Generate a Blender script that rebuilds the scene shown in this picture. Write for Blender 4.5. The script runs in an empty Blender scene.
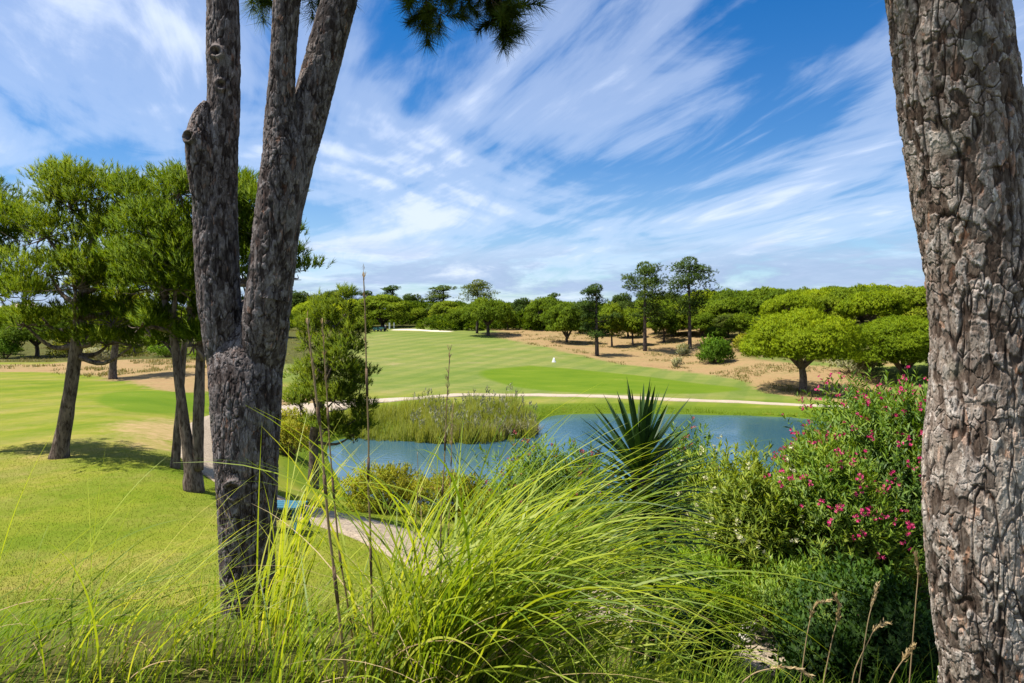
import bpy, math
import numpy as np
from mathutils import Vector

R = math.radians
F = 680.0          # focal length of the picture in pixels
EYE = 6.3          # eye height above the pond's water
HZ = 322.0         # picture row of the horizon
S = bpy.context.scene
COL = S.collection

# ------------------------------------------------------------------ helpers
def rng(seed):
    return np.random.default_rng(seed)

def at(px, py, Y):
    return np.array([(px - 512.0) / F * Y, Y, EYE - (py - HZ) / F * Y])

def nrm(a):
    return a / np.maximum(np.linalg.norm(a, axis=-1, keepdims=True), 1e-9)

def sstep(a, b, x):
    t = np.clip((x - a) / (b - a), 0, 1)
    return t * t * (3 - 2 * t)

def _hash(ix, iy, iz, seed):
    h = (ix * 374761393 + iy * 668265263 + iz * 2147483647 + seed * 974711) & 0xFFFFFFFF
    h = ((h ^ (h >> 13)) * 1274126177) & 0xFFFFFFFF
    h = ((h ^ (h >> 16)) * 2246822519) & 0xFFFFFFFF
    return ((h ^ (h >> 15)) & 0xFFFFFF) / float(0xFFFFFF)

def vnoise(p, seed=0):
    p = np.asarray(p, float)
    i = np.floor(p).astype(np.int64)
    f = p - i
    f = f * f * (3 - 2 * f)
    r = 0
    for dx in (0, 1):
        wx = f[..., 0] if dx else 1 - f[..., 0]
        for dy in (0, 1):
            wy = f[..., 1] if dy else 1 - f[..., 1]
            for dz in (0, 1):
                wz = f[..., 2] if dz else 1 - f[..., 2]
                r = r + wx * wy * wz * _hash(i[..., 0] + dx, i[..., 1] + dy, i[..., 2] + dz, seed)
    return r * 2 - 1

def fbm(p, oct=4, seed=0):
    r, a = 0, 1.0
    p = np.asarray(p, float)
    for k in range(oct):
        r = r + a * vnoise(p, seed + k * 17)
        a *= 0.5
        p = p * 2.03
    return r

class Mesh:
    """collects vertices and faces of ONE mesh"""
    def __init__(s):
        s.V, s.F, s.n, s.A, s.N = [], [], 0, {}, []
    def add(s, V, *faces, N=None, **attrs):
        V = np.asarray(V, float).reshape(-1, 3)
        if N is not None: s.N.append(np.asarray(N, float).reshape(-1, 3))
        for f in faces:
            s.F.append(np.asarray(f, np.int64) + s.n)
        s.V.append(V)
        for k, v in attrs.items():
            s.A.setdefault(k, []).append(np.asarray(v, float).reshape(-1))
        s.n += len(V)
        return s
    def build(s, name, mat, parent=None, smooth=True):
        me = bpy.data.meshes.new(name)
        V = np.concatenate(s.V)
        me.vertices.add(len(V))
        me.vertices.foreach_set('co', V.ravel())
        loops = np.concatenate([f.ravel() for f in s.F])
        tot = np.concatenate([np.full(len(f), f.shape[1]) for f in s.F])
        start = np.concatenate([[0], np.cumsum(tot)[:-1]])
        me.loops.add(len(loops))
        me.loops.foreach_set('vertex_index', loops.astype(np.int32))
        me.polygons.add(len(tot))
        me.polygons.foreach_set('loop_start', start.astype(np.int32))
        me.polygons.foreach_set('use_smooth', np.full(len(tot), smooth))
        me.update(calc_edges=True)
        if s.N:
            N = np.concatenate(s.N)
            if len(N) == len(V):
                a = me.attributes.new('custom_normal', 'FLOAT_VECTOR', 'POINT')
                a.data.foreach_set('vector', N.ravel())
        for k, v in s.A.items():
            a = me.attributes.new(k, 'FLOAT', 'POINT')
            a.data.foreach_set('value', np.concatenate(v))
        if isinstance(mat, (list, tuple)):
            for m in mat: me.materials.append(m)
        else:
            me.materials.append(mat)
        o = bpy.data.objects.new(name, me)
        COL.objects.link(o)
        if parent is not None:
            o.parent = parent
        return o

def tag(o, label=None, cat=None, group=None, kind=None):
    if label: o['label'] = label
    if cat: o['category'] = cat
    if group: o['group'] = group
    if kind: o['kind'] = kind
    return o

def empty(name, loc=(0, 0, 0), label=None, cat=None, group=None, rz=0.0, scale=None):
    o = bpy.data.objects.new(name, None)
    COL.objects.link(o)
    o.location = [float(v) for v in loc]
    o.rotation_euler = (0, 0, rz)
    if scale is not None: o.scale = scale
    o.empty_display_size = 0.2
    return tag(o, label, cat, group)

def copy_tree(o, parent=None):
    c = o.copy()
    COL.objects.link(c)
    if parent is not None: c.parent = parent
    for ch in [x for x in bpy.data.objects if x.parent == o]:
        copy_tree(ch, c)
    return c

def tube(P, rad, n=8, cap=True, wob=0.0, seed=0):
    P = np.asarray(P, float); rad = np.broadcast_to(np.asarray(rad, float), (len(P),))
    T = nrm(np.gradient(P, axis=0))
    u = np.cross(T[0], [0.31, 0.95, 0.05]); u /= np.linalg.norm(u)
    th = np.linspace(0, 2 * np.pi, n, endpoint=False)
    V = []
    for i in range(len(P)):
        u = u - T[i] * np.dot(u, T[i]); u /= np.linalg.norm(u)
        w = np.cross(T[i], u)
        r = rad[i]
        ring = P[i] + r * (np.cos(th)[:, None] * u + np.sin(th)[:, None] * w)
        if wob:
            ring = ring + (ring - P[i]) * (wob * vnoise(ring / max(r, .02) * .8 + seed, seed))[:, None]
        V.append(ring)
    V = np.concatenate(V)
    k = np.arange(len(P) - 1)[:, None] * n
    j = np.arange(n)[None, :]
    j2 = (j + 1) % n
    Q = np.stack([k + j, k + j2, k + n + j2, k + n + j], -1).reshape(-1, 4)
    fs = [Q]
    if cap:
        c = len(V)
        V = np.vstack([V, P[:1], P[-1:]])
        jj = np.arange(n)
        fs.append(np.stack([np.full(n, c), (jj + 1) % n, jj], -1))
        b = (len(P) - 1) * n
        fs.append(np.stack([np.full(n, c + 1), b + jj, b + (jj + 1) % n], -1))
    return (V, *fs)

def box(c, s, rot=None):
    c = np.asarray(c, float); s = np.asarray(s, float) / 2
    V = np.array([[x, y, z] for x in (-1, 1) for y in (-1, 1) for z in (-1, 1)], float) * s
    if rot is not None: V = V @ np.asarray(rot).T
    V = V + c
    Q = np.array([[0, 1, 3, 2], [4, 6, 7, 5], [0, 4, 5, 1], [2, 3, 7, 6], [0, 2, 6, 4], [1, 5, 7, 3]])
    return V, Q

def rotx(a):
    c, s = math.cos(a), math.sin(a); return np.array([[1, 0, 0], [0, c, -s], [0, s, c]])
def roty(a):
    c, s = math.cos(a), math.sin(a); return np.array([[c, 0, s], [0, 1, 0], [-s, 0, c]])
def rotz(a):
    c, s = math.cos(a), math.sin(a); return np.array([[c, -s, 0], [s, c, 0], [0, 0, 1]])

def bez(P, n):
    """smooth curve through the points (Catmull-Rom), n samples"""
    P = np.asarray(P, float)
    d = P.shape[1]
    Q = np.vstack([2 * P[0] - P[1], P, 2 * P[-1] - P[-2]])
    m = len(P) - 1
    t = np.linspace(0, m, n); i = np.minimum(t.astype(int), m - 1); f = (t - i)[:, None]
    p0, p1, p2, p3 = Q[i], Q[i + 1], Q[i + 2], Q[i + 3]
    return 0.5 * (2 * p1 + (p2 - p0) * f + (2 * p0 - 5 * p1 + 4 * p2 - p3) * f ** 2 + (3 * p1 - p0 - 3 * p2 + p3) * f ** 3)

def rand_dirs(g, n):
    return nrm(g.normal(size=(n, 3)))

def perp(g, D):
    return nrm(np.cross(D, rand_dirs(g, len(D))))

def needles(M, B, D, L, W, g, N=None):
    """one thin triangle per needle"""
    n = len(B)
    L = np.broadcast_to(L, (n,))[:, None]; W = np.broadcast_to(W, (n,))[:, None]
    s = perp(g, D)
    if N is not None:
        s = s * np.where((np.cross(s, D) * N).sum(1, keepdims=True) < 0, -1.0, 1.0)
        V = np.stack([B - s * W * .5, B + s * W * .5, B + D * L], 1).reshape(-1, 3)
        M.add(V, np.arange(3 * n).reshape(-1, 3), N=np.repeat(N, 3, 0))
        return
    V = np.stack([B - s * W * .5, B + s * W * .5, B + D * L], 1).reshape(-1, 3)
    M.add(V, np.arange(3 * n).reshape(-1, 3))

def leaf_quads(M, B, D, L, W, g, bend=0.15, up=None, N=None):
    """one four-cornered leaf each, widest in the middle"""
    n = len(B)
    L = np.broadcast_to(L, (n,))[:, None]; W = np.broadcast_to(W, (n,))[:, None]
    if up is None:
        s = perp(g, D)
    else:
        s = nrm(np.cross(D, np.array([0, 0, 1.0])) + g.normal(size=(n, 3)) * up)
    if N is not None:
        s = s * np.where((np.cross(s, D) * N).sum(1, keepdims=True) < 0, -1.0, 1.0)
    nn = np.cross(s, D)
    if N is not None: N = np.repeat(nrm(N + nn * .55), 4, 0)
    mid = B + D * L * .5 + nn * L * bend
    V = np.stack([B, mid + s * W * .5, B + D * L - nn * L * bend * .3, mid - s * W * .5], 1).reshape(-1, 3)
    M.add(V, np.arange(4 * n).reshape(-1, 4), N=N)

def tufts(M, C, A, g, m=16, shoot=.16, L=.13, W=.016, open_=(.45, .95)):
    """brush-like pine shoots: m needles round each shoot"""
    n = len(C)
    sc = g.uniform(.7, 1.25, n)
    t = g.uniform(0, 1, (n, m))
    C2 = np.repeat(C[:, None], m, 1); A2 = np.repeat(A[:, None], m, 1)
    Pp = nrm(np.cross(A2, nrm(g.normal(size=(n, m, 3)))))
    ang = g.uniform(*open_, (n, m))[..., None]
    D = A2 * np.cos(ang) + Pp * np.sin(ang)
    B = C2 + A2 * (t * shoot * sc[:, None])[..., None]
    ln = (L * sc[:, None] * g.uniform(.75, 1.15, (n, m))).reshape(-1)
    Nn = nrm(A2 + D * .55).reshape(-1, 3)
    needles(M, B.reshape(-1, 3), D.reshape(-1, 3), ln, W, g, Nn)

# ------------------------------------------------------------------ materials
def newmat(name):
    m = bpy.data.materials.new(name); m.use_nodes = True
    nt = m.node_tree; nt.nodes.clear()
    return m, nt.nodes, nt.links

def node(ns, t, **kw):
    n = ns.new(t)
    for k, v in kw.items():
        if k.startswith('i_'):
            n.inputs[int(k[2:])].default_value = v
        else:
            setattr(n, k, v)
    return n

def ramp(ns, stops, interp='LINEAR'):
    r = ns.new('ShaderNodeValToRGB')
    r.color_ramp.interpolation = interp
    e = r.color_ramp.elements
    while len(e) < len(stops): e.new(0.5)
    for el, (p, c) in zip(e, stops):
        el.position = p
        el.color = (*c, 1) if len(c) == 3 else c
    return r

def math_(ns, ls, op, a, b=None, c=None, clamp=False):
    n = ns.new('ShaderNodeMath'); n.operation = op; n.use_clamp = clamp
    for k, v in enumerate((a, b, c)):
        if v is None: continue
        if isinstance(v, (int, float)): n.inputs[k].default_value = v
        else: ls.new(v, n.inputs[k])
    return n.outputs[0]

def mixc(ns, ls, fac, a, b, mode='MIX'):
    n = ns.new('ShaderNodeMix'); n.data_type = 'RGBA'; n.blend_type = mode
    n.clamp_factor = True
    for sock, v in ((n.inputs[0], fac), (n.inputs[6], a), (n.inputs[7], b)):
        if isinstance(v, (int, float)): sock.default_value = v
        elif isinstance(v, tuple): sock.default_value = (*v, 1) if len(v) == 3 else v
        else: ls.new(v, sock)
    return n.outputs[2]

NOBOOST = ('pink_blossom', 'rosy_seed_pods', 'cream_blossom', 'dry_straw', 'seed_heads', 'dry_leaves', 'dry_scrub', 'reed_plume', 'lawn_blades')
def foliage(name, stops, trans=.3, rough=.65, clump=.6, spec=.08, tcol=(1.15, 1.1, .45)):
    """leaves: colour varies leaf by leaf and in patches; light also comes through them"""
    m, ns, ls = newmat(name)
    geo = ns.new('ShaderNodeNewGeometry')
    oi = ns.new('ShaderNodeObjectInfo')
    tc = ns.new('ShaderNodeTexCoord')
    nz = node(ns, 'ShaderNodeTexNoise'); nz.inputs['Scale'].default_value = clump; nz.inputs['Detail'].default_value = 2
    ls.new(tc.outputs['Object'], nz.inputs['Vector'])
    v = math_(ns, ls, 'MULTIPLY', geo.outputs['Random Per Island'], .5)
    v = math_(ns, ls, 'MULTIPLY_ADD', nz.outputs['Fac'], .6, v)
    v = math_(ns, ls, 'MULTIPLY_ADD', oi.outputs['Random'], .40, v)
    v = math_(ns, ls, 'SUBTRACT', v, .25, clamp=True)
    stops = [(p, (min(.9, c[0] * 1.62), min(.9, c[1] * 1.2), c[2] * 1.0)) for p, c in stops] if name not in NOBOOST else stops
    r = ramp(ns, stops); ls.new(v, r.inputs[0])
    p = ns.new('ShaderNodeBsdfPrincipled')
    ls.new(r.outputs[0], p.inputs['Base Color'])
    p.inputs['Roughness'].default_value = rough
    p.inputs['Specular IOR Level'].default_value = spec
    t = ns.new('ShaderNodeBsdfTranslucent')
    ls.new(mixc(ns, ls, 1.0, r.outputs[0], tcol, 'MULTIPLY'), t.inputs[0])
    mx = ns.new('ShaderNodeMixShader'); mx.inputs[0].default_value = trans
    ls.new(p.outputs[0], mx.inputs[1]); ls.new(t.outputs[0], mx.inputs[2])
    out = ns.new('ShaderNodeOutputMaterial'); ls.new(mx.outputs[0], out.inputs[0])
    return m

def plain(name, col, rough=.6, metal=0, var=.15, scale=6, bump=0.0, spec=.4):
    m, ns, ls = newmat(name)
    tc = ns.new('ShaderNodeTexCoord')
    nz = node(ns, 'ShaderNodeTexNoise'); nz.inputs['Scale'].default_value = scale; nz.inputs['Detail'].default_value = 6
    ls.new(tc.outputs['Object'], nz.inputs['Vector'])
    a = tuple(c * (1 - var) for c in col); b = tuple(min(1, c * (1 + var)) for c in col)
    r = ramp(ns, [(.3, a), (.7, b)]); ls.new(nz.outputs['Fac'], r.inputs[0])
    p = ns.new('ShaderNodeBsdfPrincipled')
    ls.new(r.outputs[0], p.inputs['Base Color'])
    p.inputs['Roughness'].default_value = rough; p.inputs['Metallic'].default_value = metal
    p.inputs['Specular IOR Level'].default_value = spec
    if bump:
        bn = ns.new('ShaderNodeBump'); bn.inputs['Strength'].default_value = bump; bn.inputs['Distance'].default_value = .02
        ls.new(nz.outputs['Fac'], bn.inputs['Height']); ls.new(bn.outputs[0], p.inputs['Normal'])
    out = ns.new('ShaderNodeOutputMaterial'); ls.new(p.outputs[0], out.inputs[0])
    return m

def bark_detail(name, plates, crack, pale, pale_amt, fl=48):
    """bark whose plates and cracks follow the carved mesh (attributes: plate id, crack depth, flake)"""
    m, ns, ls = newmat(name)
    A = {}
    for k in ('cell', 'crack', 'flake', 'worn'):
        a = ns.new('ShaderNodeAttribute'); a.attribute_name = k; A[k] = a.outputs['Fac']
    tc = ns.new('ShaderNodeTexCoord')
    mp = ns.new('ShaderNodeMapping'); mp.inputs['Scale'].default_value = (1, 1, .35)
    ls.new(tc.outputs['Object'], mp.inputs[0])
    n1 = node(ns, 'ShaderNodeTexNoise'); n1.inputs['Scale'].default_value = 45; n1.inputs['Detail'].default_value = 8; n1.inputs['Roughness'].default_value = .7
    ls.new(mp.outputs[0], n1.inputs['Vector'])
    n2 = node(ns, 'ShaderNodeTexNoise'); n2.inputs['Scale'].default_value = 130; n2.inputs['Detail'].default_value = 6
    ls.new(mp.outputs[0], n2.inputs['Vector'])
    v = math_(ns, ls, 'MULTIPLY_ADD', A['cell'], .55, math_(ns, ls, 'MULTIPLY', n1.outputs['Fac'], .45))
    v = math_(ns, ls, 'MULTIPLY_ADD', A['flake'], .22, v)
    v = math_(ns, ls, 'SUBTRACT', v, .08, clamp=True)
    r = ramp(ns, plates); ls.new(v, r.inputs[0])
    c = mixc(ns, ls, math_(ns, ls, 'MULTIPLY', A['worn'], pale_amt), r.outputs[0], pale)
    k = math_(ns, ls, 'SUBTRACT', 1.0, A['crack'], clamp=True)
    c = mixc(ns, ls, k, c, crack)
    f = ramp(ns, [(.3, (.62, .62, .62)), (.7, (1.3, 1.3, 1.3))]); ls.new(n2.outputs['Fac'], f.inputs[0])
    c = mixc(ns, ls, .8, c, f.outputs[0], 'MULTIPLY')
    nd = node(ns, 'ShaderNodeTexNoise'); nd.inputs['Scale'].default_value = 26; nd.inputs['Detail'].default_value = 5
    ls.new(mp.outputs[0], nd.inputs['Vector'])
    va = ns.new('ShaderNodeVectorMath'); va.operation = 'SCALE'; va.inputs['Scale'].default_value = .09
    ls.new(nd.outputs['Color'], va.inputs[0])
    vb = ns.new('ShaderNodeVectorMath'); vb.operation = 'ADD'; ls.new(mp.outputs[0], vb.inputs[0]); ls.new(va.outputs[0], vb.inputs[1])
    vc = node(ns, 'ShaderNodeTexVoronoi'); vc.inputs['Scale'].default_value = fl
    vd = node(ns, 'ShaderNodeTexVoronoi'); vd.inputs['Scale'].default_value = fl; vd.feature = 'DISTANCE_TO_EDGE'
    ls.new(vb.outputs[0], vc.inputs['Vector']); ls.new(vb.outputs[0], vd.inputs['Vector'])
    vs = ns.new('ShaderNodeSeparateColor'); ls.new(vc.outputs['Color'], vs.inputs[0])
    tone = ramp(ns, [(0, (.52, .44, .40)), (.3, (.80, .76, .74)), (.7, (1.1, 1.1, 1.1)), (.92, (1.5, 1.5, 1.5)), (1, (1.35, .85, .6))]); ls.new(vs.outputs[0], tone.inputs[0])
    c = mixc(ns, ls, .85, c, tone.outputs[0], 'MULTIPLY')
    ed = ramp(ns, [(0, (.42, .32, .27)), (.05, (1, 1, 1))]); ls.new(vd.outputs['Distance'], ed.inputs[0])
    c = mixc(ns, ls, .8, c, ed.outputs[0], 'MULTIPLY')
    nl = node(ns, 'ShaderNodeTexNoise'); nl.inputs['Scale'].default_value = 5; nl.inputs['Detail'].default_value = 7; ls.new(tc.outputs['Object'], nl.inputs['Vector'])
    lich = ramp(ns, [(.62, (0, 0, 0)), (.72, (1, 1, 1))]); ls.new(nl.outputs['Fac'], lich.inputs[0])
    c = mixc(ns, ls, math_(ns, ls, 'MULTIPLY', lich.outputs[0], .22), c, (.20, .21, .15))
    hb = math_(ns, ls, 'MULTIPLY_ADD', vs.outputs[0], .8, n1.outputs['Fac'])
    p = ns.new('ShaderNodeBsdfPrincipled'); ls.new(c, p.inputs['Base Color'])
    p.inputs['Roughness'].default_value = .9; p.inputs['Specular IOR Level'].default_value = .15
    bn = ns.new('ShaderNodeBump'); bn.inputs['Strength'].default_value = .6; bn.inputs['Distance'].default_value = .007
    ls.new(hb, bn.inputs['Height']); ls.new(bn.outputs[0], p.inputs['Normal'])
    out = ns.new('ShaderNodeOutputMaterial'); ls.new(p.outputs[0], out.inputs[0])
    return m

def bark_simple(name, a, b, scale=9):
    m, ns, ls = newmat(name)
    tc = ns.new('ShaderNodeTexCoord')
    mp = ns.new('ShaderNodeMapping'); mp.inputs['Scale'].default_value = (1, 1, .3)
    ls.new(tc.outputs['Object'], mp.inputs[0])
    vo = node(ns, 'ShaderNodeTexNoise'); vo.inputs['Scale'].default_value = scale * 2.2; vo.inputs['Detail'].default_value = 5; vo.inputs['Roughness'].default_value = .65; vo.inputs['Distortion'].default_value = .6
    nz = node(ns, 'ShaderNodeTexNoise'); nz.inputs['Scale'].default_value = scale; nz.inputs['Detail'].default_value = 6
    ls.new(mp.outputs[0], vo.inputs['Vector']); ls.new(mp.outputs[0], nz.inputs['Vector'])
    r = ramp(ns, [(.3, a), (.7, b)]); ls.new(nz.outputs['Fac'], r.inputs[0])
    e = ramp(ns, [(.40, (.45, .40, .37)), (.50, (1, 1, 1)), (.66, (1.35, 1.3, 1.25))]); ls.new(vo.outputs['Fac'], e.inputs[0])
    p = ns.new('ShaderNodeBsdfPrincipled'); p.inputs['Roughness'].default_value = .9; p.inputs['Specular IOR Level'].default_value = .1
    ls.new(mixc(ns, ls, 1.0, r.outputs[0], e.outputs[0], 'MULTIPLY'), p.inputs['Base Color'])
    bn = ns.new('ShaderNodeBump'); bn.inputs['Strength'].default_value = .7; bn.inputs['Distance'].default_value = .03
    ls.new(vo.outputs['Fac'], bn.inputs['Height']); ls.new(bn.outputs[0], p.inputs['Normal'])
    out = ns.new('ShaderNodeOutputMaterial'); ls.new(p.outputs[0], out.inputs[0])
    return m

M_PINE = foliage('pine_needles', [(0, (.012, .040, .004)), (.35, (.050, .115, .005)), (.65, (.115, .205, .007)), (.93, (.20, .27, .012)), (1, (.24, .17, .05))], trans=.38, clump=3.2)
M_PINE_DARK = foliage('pine_needles_dark', [(0, (.010, .032, .010)), (.5, (.035, .085, .012)), (.9, (.085, .140, .020)), (1, (.16, .11, .05))], trans=.3, clump=1.2)
M_YOUNG = foliage('young_pine_needles', [(0, (.014, .045, .008)), (.4, (.055, .120, .012)), (.8, (.135, .225, .012)), (1, (.21, .27, .02))], trans=.42, clump=.9)
M_STONE = foliage('stone_pine_needles', [(0, (.026, .070, .005)), (.4, (.105, .205, .007)), (.75, (.19, .305, .010)), (1, (.27, .37, .018))], trans=.36, clump=.35)
M_STONE_FAR = foliage('far_pine_needles', [(0, (.018, .052, .006)), (.4, (.068, .148, .009)), (.75, (.130, .225, .013)), (1, (.21, .30, .024))], trans=.34, clump=.3)
M_MARITIME = foliage('tall_pine_needles', [(0, (.012, .040, .012)), (.5, (.042, .095, .018)), (1, (.11, .16, .030))], trans=.28, clump=.5)
M_OLEANDER = foliage('oleander_leaves', [(0, (.016, .055, .010)), (.35, (.060, .150, .016)), (.7, (.130, .240, .025)), (1, (.26, .34, .06))], trans=.35, clump=1.5, rough=.5, spec=.2)
M_PALE_BUSH = foliage('pale_bush_leaves', [(0, (.03, .08, .012)), (.4, (.10, .19, .02)), (.8, (.20, .30, .04)), (1, (.36, .40, .10))], trans=.36, clump=1.6, rough=.55, spec=.15)
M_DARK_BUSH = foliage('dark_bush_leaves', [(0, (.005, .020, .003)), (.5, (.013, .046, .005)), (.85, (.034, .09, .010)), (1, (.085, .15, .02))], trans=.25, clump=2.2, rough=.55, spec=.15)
M_SHRUB = foliage('shrub_leaves', [(0, (.04, .08, .008)), (.4, (.11, .17, .014)), (.8, (.21, .26, .025)), (1, (.32, .26, .09))], trans=.33, clump=1.0)
M_BALL = foliage('round_bush_leaves', [(0, (.02, .07, .006)), (.5, (.07, .17, .010)), (1, (.14, .26, .016))], trans=.3, clump=.6)
M_SILVER = foliage('silver_shrub_leaves', [(0, (.10, .15, .09)), (.5, (.20, .26, .16)), (1, (.34, .38, .26))], trans=.25, clump=1.0)
M_BLADE = foliage('pampas_blades', [(0, (.030, .085, .008)), (.28, (.095, .195, .012)), (.6, (.22, .345, .030)), (.88, (.34, .44, .085)), (.95, (.36, .36, .14)), (1, (.46, .33, .15))], trans=.5, clump=1.4, rough=.45, spec=.25)
M_TUFT = foliage('wild_grass', [(0, (.03, .09, .010)), (.4, (.080, .185, .014)), (.82, (.155, .265, .030)), (.95, (.27, .27, .10)), (1, (.38, .30, .15))], trans=.36, clump=.9)
M_LAWNBLADE = foliage('lawn_blades', [(0, (.060, .092, .008)), (.45, (.110, .142, .014)), (.75, (.19, .19, .035)), (1, (.28, .23, .09))], trans=.3, clump=.32)
M_SCRUB = foliage('dry_scrub', [(0, (.09, .085, .025)), (.4, (.17, .15, .05)), (.8, (.28, .23, .10)), (1, (.40, .31, .16))], trans=.25, clump=.3)
M_REED = foliage('reed_blades', [(0, (.07, .12, .025)), (.5, (.15, .22, .045)), (.8, (.23, .28, .08)), (1, (.38, .30, .15))], trans=.38, clump=.35)
M_PLUME = foliage('reed_plume', [(0, (.17, .17, .09)), (.5, (.27, .27, .15)), (1, (.40, .37, .25))], trans=.25, clump=.5, tcol=(1, .95, .85))
M_YUCCA = foliage('yucca_leaves', [(0, (.010, .034, .010)), (.5, (.024, .072, .014)), (.9, (.06, .13, .016)), (1, (.11, .18, .02))], trans=.2, clump=3.0, rough=.5, spec=.25)
M_DEADLEAF = foliage('dry_leaves', [(0, (.10, .09, .06)), (.5, (.20, .18, .11)), (1, (.34, .30, .20))], trans=.2, clump=3.0, tcol=(1, .9, .7))
M_STRAW = foliage('dry_straw', [(0, (.24, .16, .08)), (.5, (.38, .27, .14)), (1, (.52, .40, .22))], trans=.25, clump=4, tcol=(1, .9, .7))
M_SEED = foliage('seed_heads', [(0, (.30, .21, .09)), (.5, (.46, .34, .17)), (1, (.6, .48, .28))], trans=.3, clump=9, tcol=(1, .9, .7))
M_PINK = foliage('pink_blossom', [(0, (.36, .010, .07)), (.5, (.60, .030, .16)), (1, (.72, .14, .28))], trans=.3, clump=4, tcol=(1, .6, .8))
M_ROSY = foliage('rosy_seed_pods', [(0, (.22, .035, .05)), (.5, (.36, .09, .10)), (1, (.5, .2, .18))], trans=.25, clump=4, tcol=(1, .7, .7))
M_WHITEBLOOM = foliage('cream_blossom', [(0, (.50, .50, .22)), (.5, (.66, .62, .38)), (1, (.78, .72, .55))], trans=.3, clump=4, tcol=(1, .95, .8))

M_BARK_L = bark_detail('grey_pine_bark', [(.10, (.080, .059, .049)), (.35, (.128, .105, .095)), (.6, (.178, .153, .143)), (.85, (.24, .212, .20)), (.97, (.20, .10, .06))], (.018, .011, .009), (.34, .29, .25), .3, 62)
M_BARK_R = bark_detail('scaly_pine_bark', [(.12, (.085, .052, .034)), (.35, (.165, .118, .086)), (.6, (.27, .222, .185)), (.85, (.40, .36, .325)), (.97, (.27, .15, .08))], (.032, .018, .011), (.56, .49, .40), .7)
M_BARK = bark_simple('pine_bark', (.075, .055, .045), (.19, .145, .115))
M_BARK_FAR = bark_simple('far_pine_bark', (.055, .042, .036), (.12, .095, .08), 4)
M_TWIG = bark_simple('twig_bark', (.10, .065, .04), (.19, .13, .08), 30)
M_TEAL = plain('teal_paint', (.030, .125, .175), .55, var=.25, scale=14, bump=.15)
M_SEAT_SHADE = plain('under_seat_shade', (.012, .016, .012), .6, var=.4, scale=20)  # near-black colour painted as the shade under the bench seat
M_GREENPAINT = plain('green_vehicle_paint', (.03, .12, .12), .35, var=.15)
M_BLACK = plain('black_rubber', (.015, .015, .016), .7)
M_GREY = plain('grey_metal', (.25, .25, .26), .4, metal=.6)
M_WHITE = plain('white_paint', (.78, .77, .74), .5, var=.06)
M_RENDERWALL = plain('cream_render', (.66, .58, .46), .8, var=.08, scale=2)
M_ROOFTILE = plain('pale_tiled_roof', (.48, .36, .27), .8, var=.25, scale=5)
M_GLASS = plain('dark_window_glass', (.02, .03, .04), .1, spec=.6)
M_STONEW = plain('stone_edging', (.42, .38, .31), .85, var=.25, scale=12, bump=.6)

# ------------------------------------------------------------------ terrain
POND = np.array([(20.7, 41.6), (26, 36), (25, 28), (16, 23.5), (6, 21.5), (-2, 22), (-5.6, 23.8), (-7.4, 28),
                 (-9.0, 32.5), (-9.6, 36), (-8.2, 37.2), (-5.5, 36.2), (-3.2, 35.7), (-.8, 36.4), (1.0, 38), (1.4, 41), (1.9, 44.2),
                 (3.6, 46.4), (8.8, 46.8), (15.3, 45.8), (18.9, 44.6)])

def poly_sdf(P, poly):
    """signed distance to a polygon, negative inside"""
    P = np.asarray(P, float); d2 = np.full(P.shape[:-1], 1e18); ins = np.zeros(P.shape[:-1], bool)
    n = len(poly)
    for i in range(n):
        a, b = poly[i], poly[(i + 1) % n]
        e = b - a; w = P - a
        t = np.clip((w @ e) / (e @ e), 0, 1)
        q = w - t[..., None] * e
        d2 = np.minimum(d2, (q ** 2).sum(-1))
        c = ((a[1] > P[..., 1]) != (b[1] > P[..., 1]))
        with np.errstate(divide='ignore', invalid='ignore'):
            xi = (b[0] - a[0]) * (P[..., 1] - a[1]) / (b[1] - a[1] + 1e-12) + a[0]
        ins ^= c & (P[..., 0] < xi)
    d = np.sqrt(d2)
    return np.where(ins, -d, d)

def smooth_poly(poly, n=160):
    Q = np.vstack([poly, poly[:1]])
    return bez(Q, n)[:-1]

PONDS = smooth_poly(POND)

_c = []
def cp(px, py, Y): _c.append(at(px, py, Y))
def cw(x, y, z): _c.append(np.array([x, y, z], float))
# the bank the camera stands on
for x, y, z in [(0, 0, 4.65), (-6, 0, 4.6), (6, 0, 4.7), (0, -8, 4.9), (-12, -6, 4.6), (12, -6, 4.9), (-1.45, 3.8, 4.66), (-5, 3.4, 4.4), (1.85, 2.6, 4.66),
                (0, 3.3, 4.62), (-2.6, 6.2, 3.55), (1.0, 5.9, 3.2), (1.4, 4.0, 4.1), (1.8, 5.0, 3.5), (2.2, 6.0, 2.9), (2.7, 7.0, 2.45), (3.6, 5.0, 3.6), (6, 4, 4.3), (-7, 6.5, 3.3), (-1.5, 8.2, 2.7), (2.9, 8.7, 2.22), (1, 8.3, 2.6),
                (6, 7.5, 2.5), (10, 8, 2.6), (5.7, 10.5, 2.2), (3.2, 9.8, 2.15), (0.4, 10.3, 2.15), (.5, 11.8, 2.05), (10, 13, 1.7), (4, 15, 1.3), (0, 16, 1.3), (12, 18, 1.0), (-3, 19, .95), (-30, -10, 4.4), (30, -10, 4.9)]:
    cw(x, y, z)
# lawn on the left, gravel path
for a in [(58, 459, 18), (193, 491, 15), (175, 467, 17), (150, 560, 10.6), (20, 560, 10.4), (208, 468, 19.5), (290, 508, 15.5), (327, 517, 14.7), (375, 530, 13.6), (410, 545, 12.8),
          (0, 420, 26), (150, 435, 22.5), (150, 404, 31.5), (113, 379, 46), (0, 385, 40), (0, 366, 60), (40, 357, 75), (130, 362, 62), (200, 352, 78), (200, 375, 46),
          (312, 488, 23), (285, 450, 28), (285, 415, 38), (240, 440, 27)]:
    cp(*a)
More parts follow.
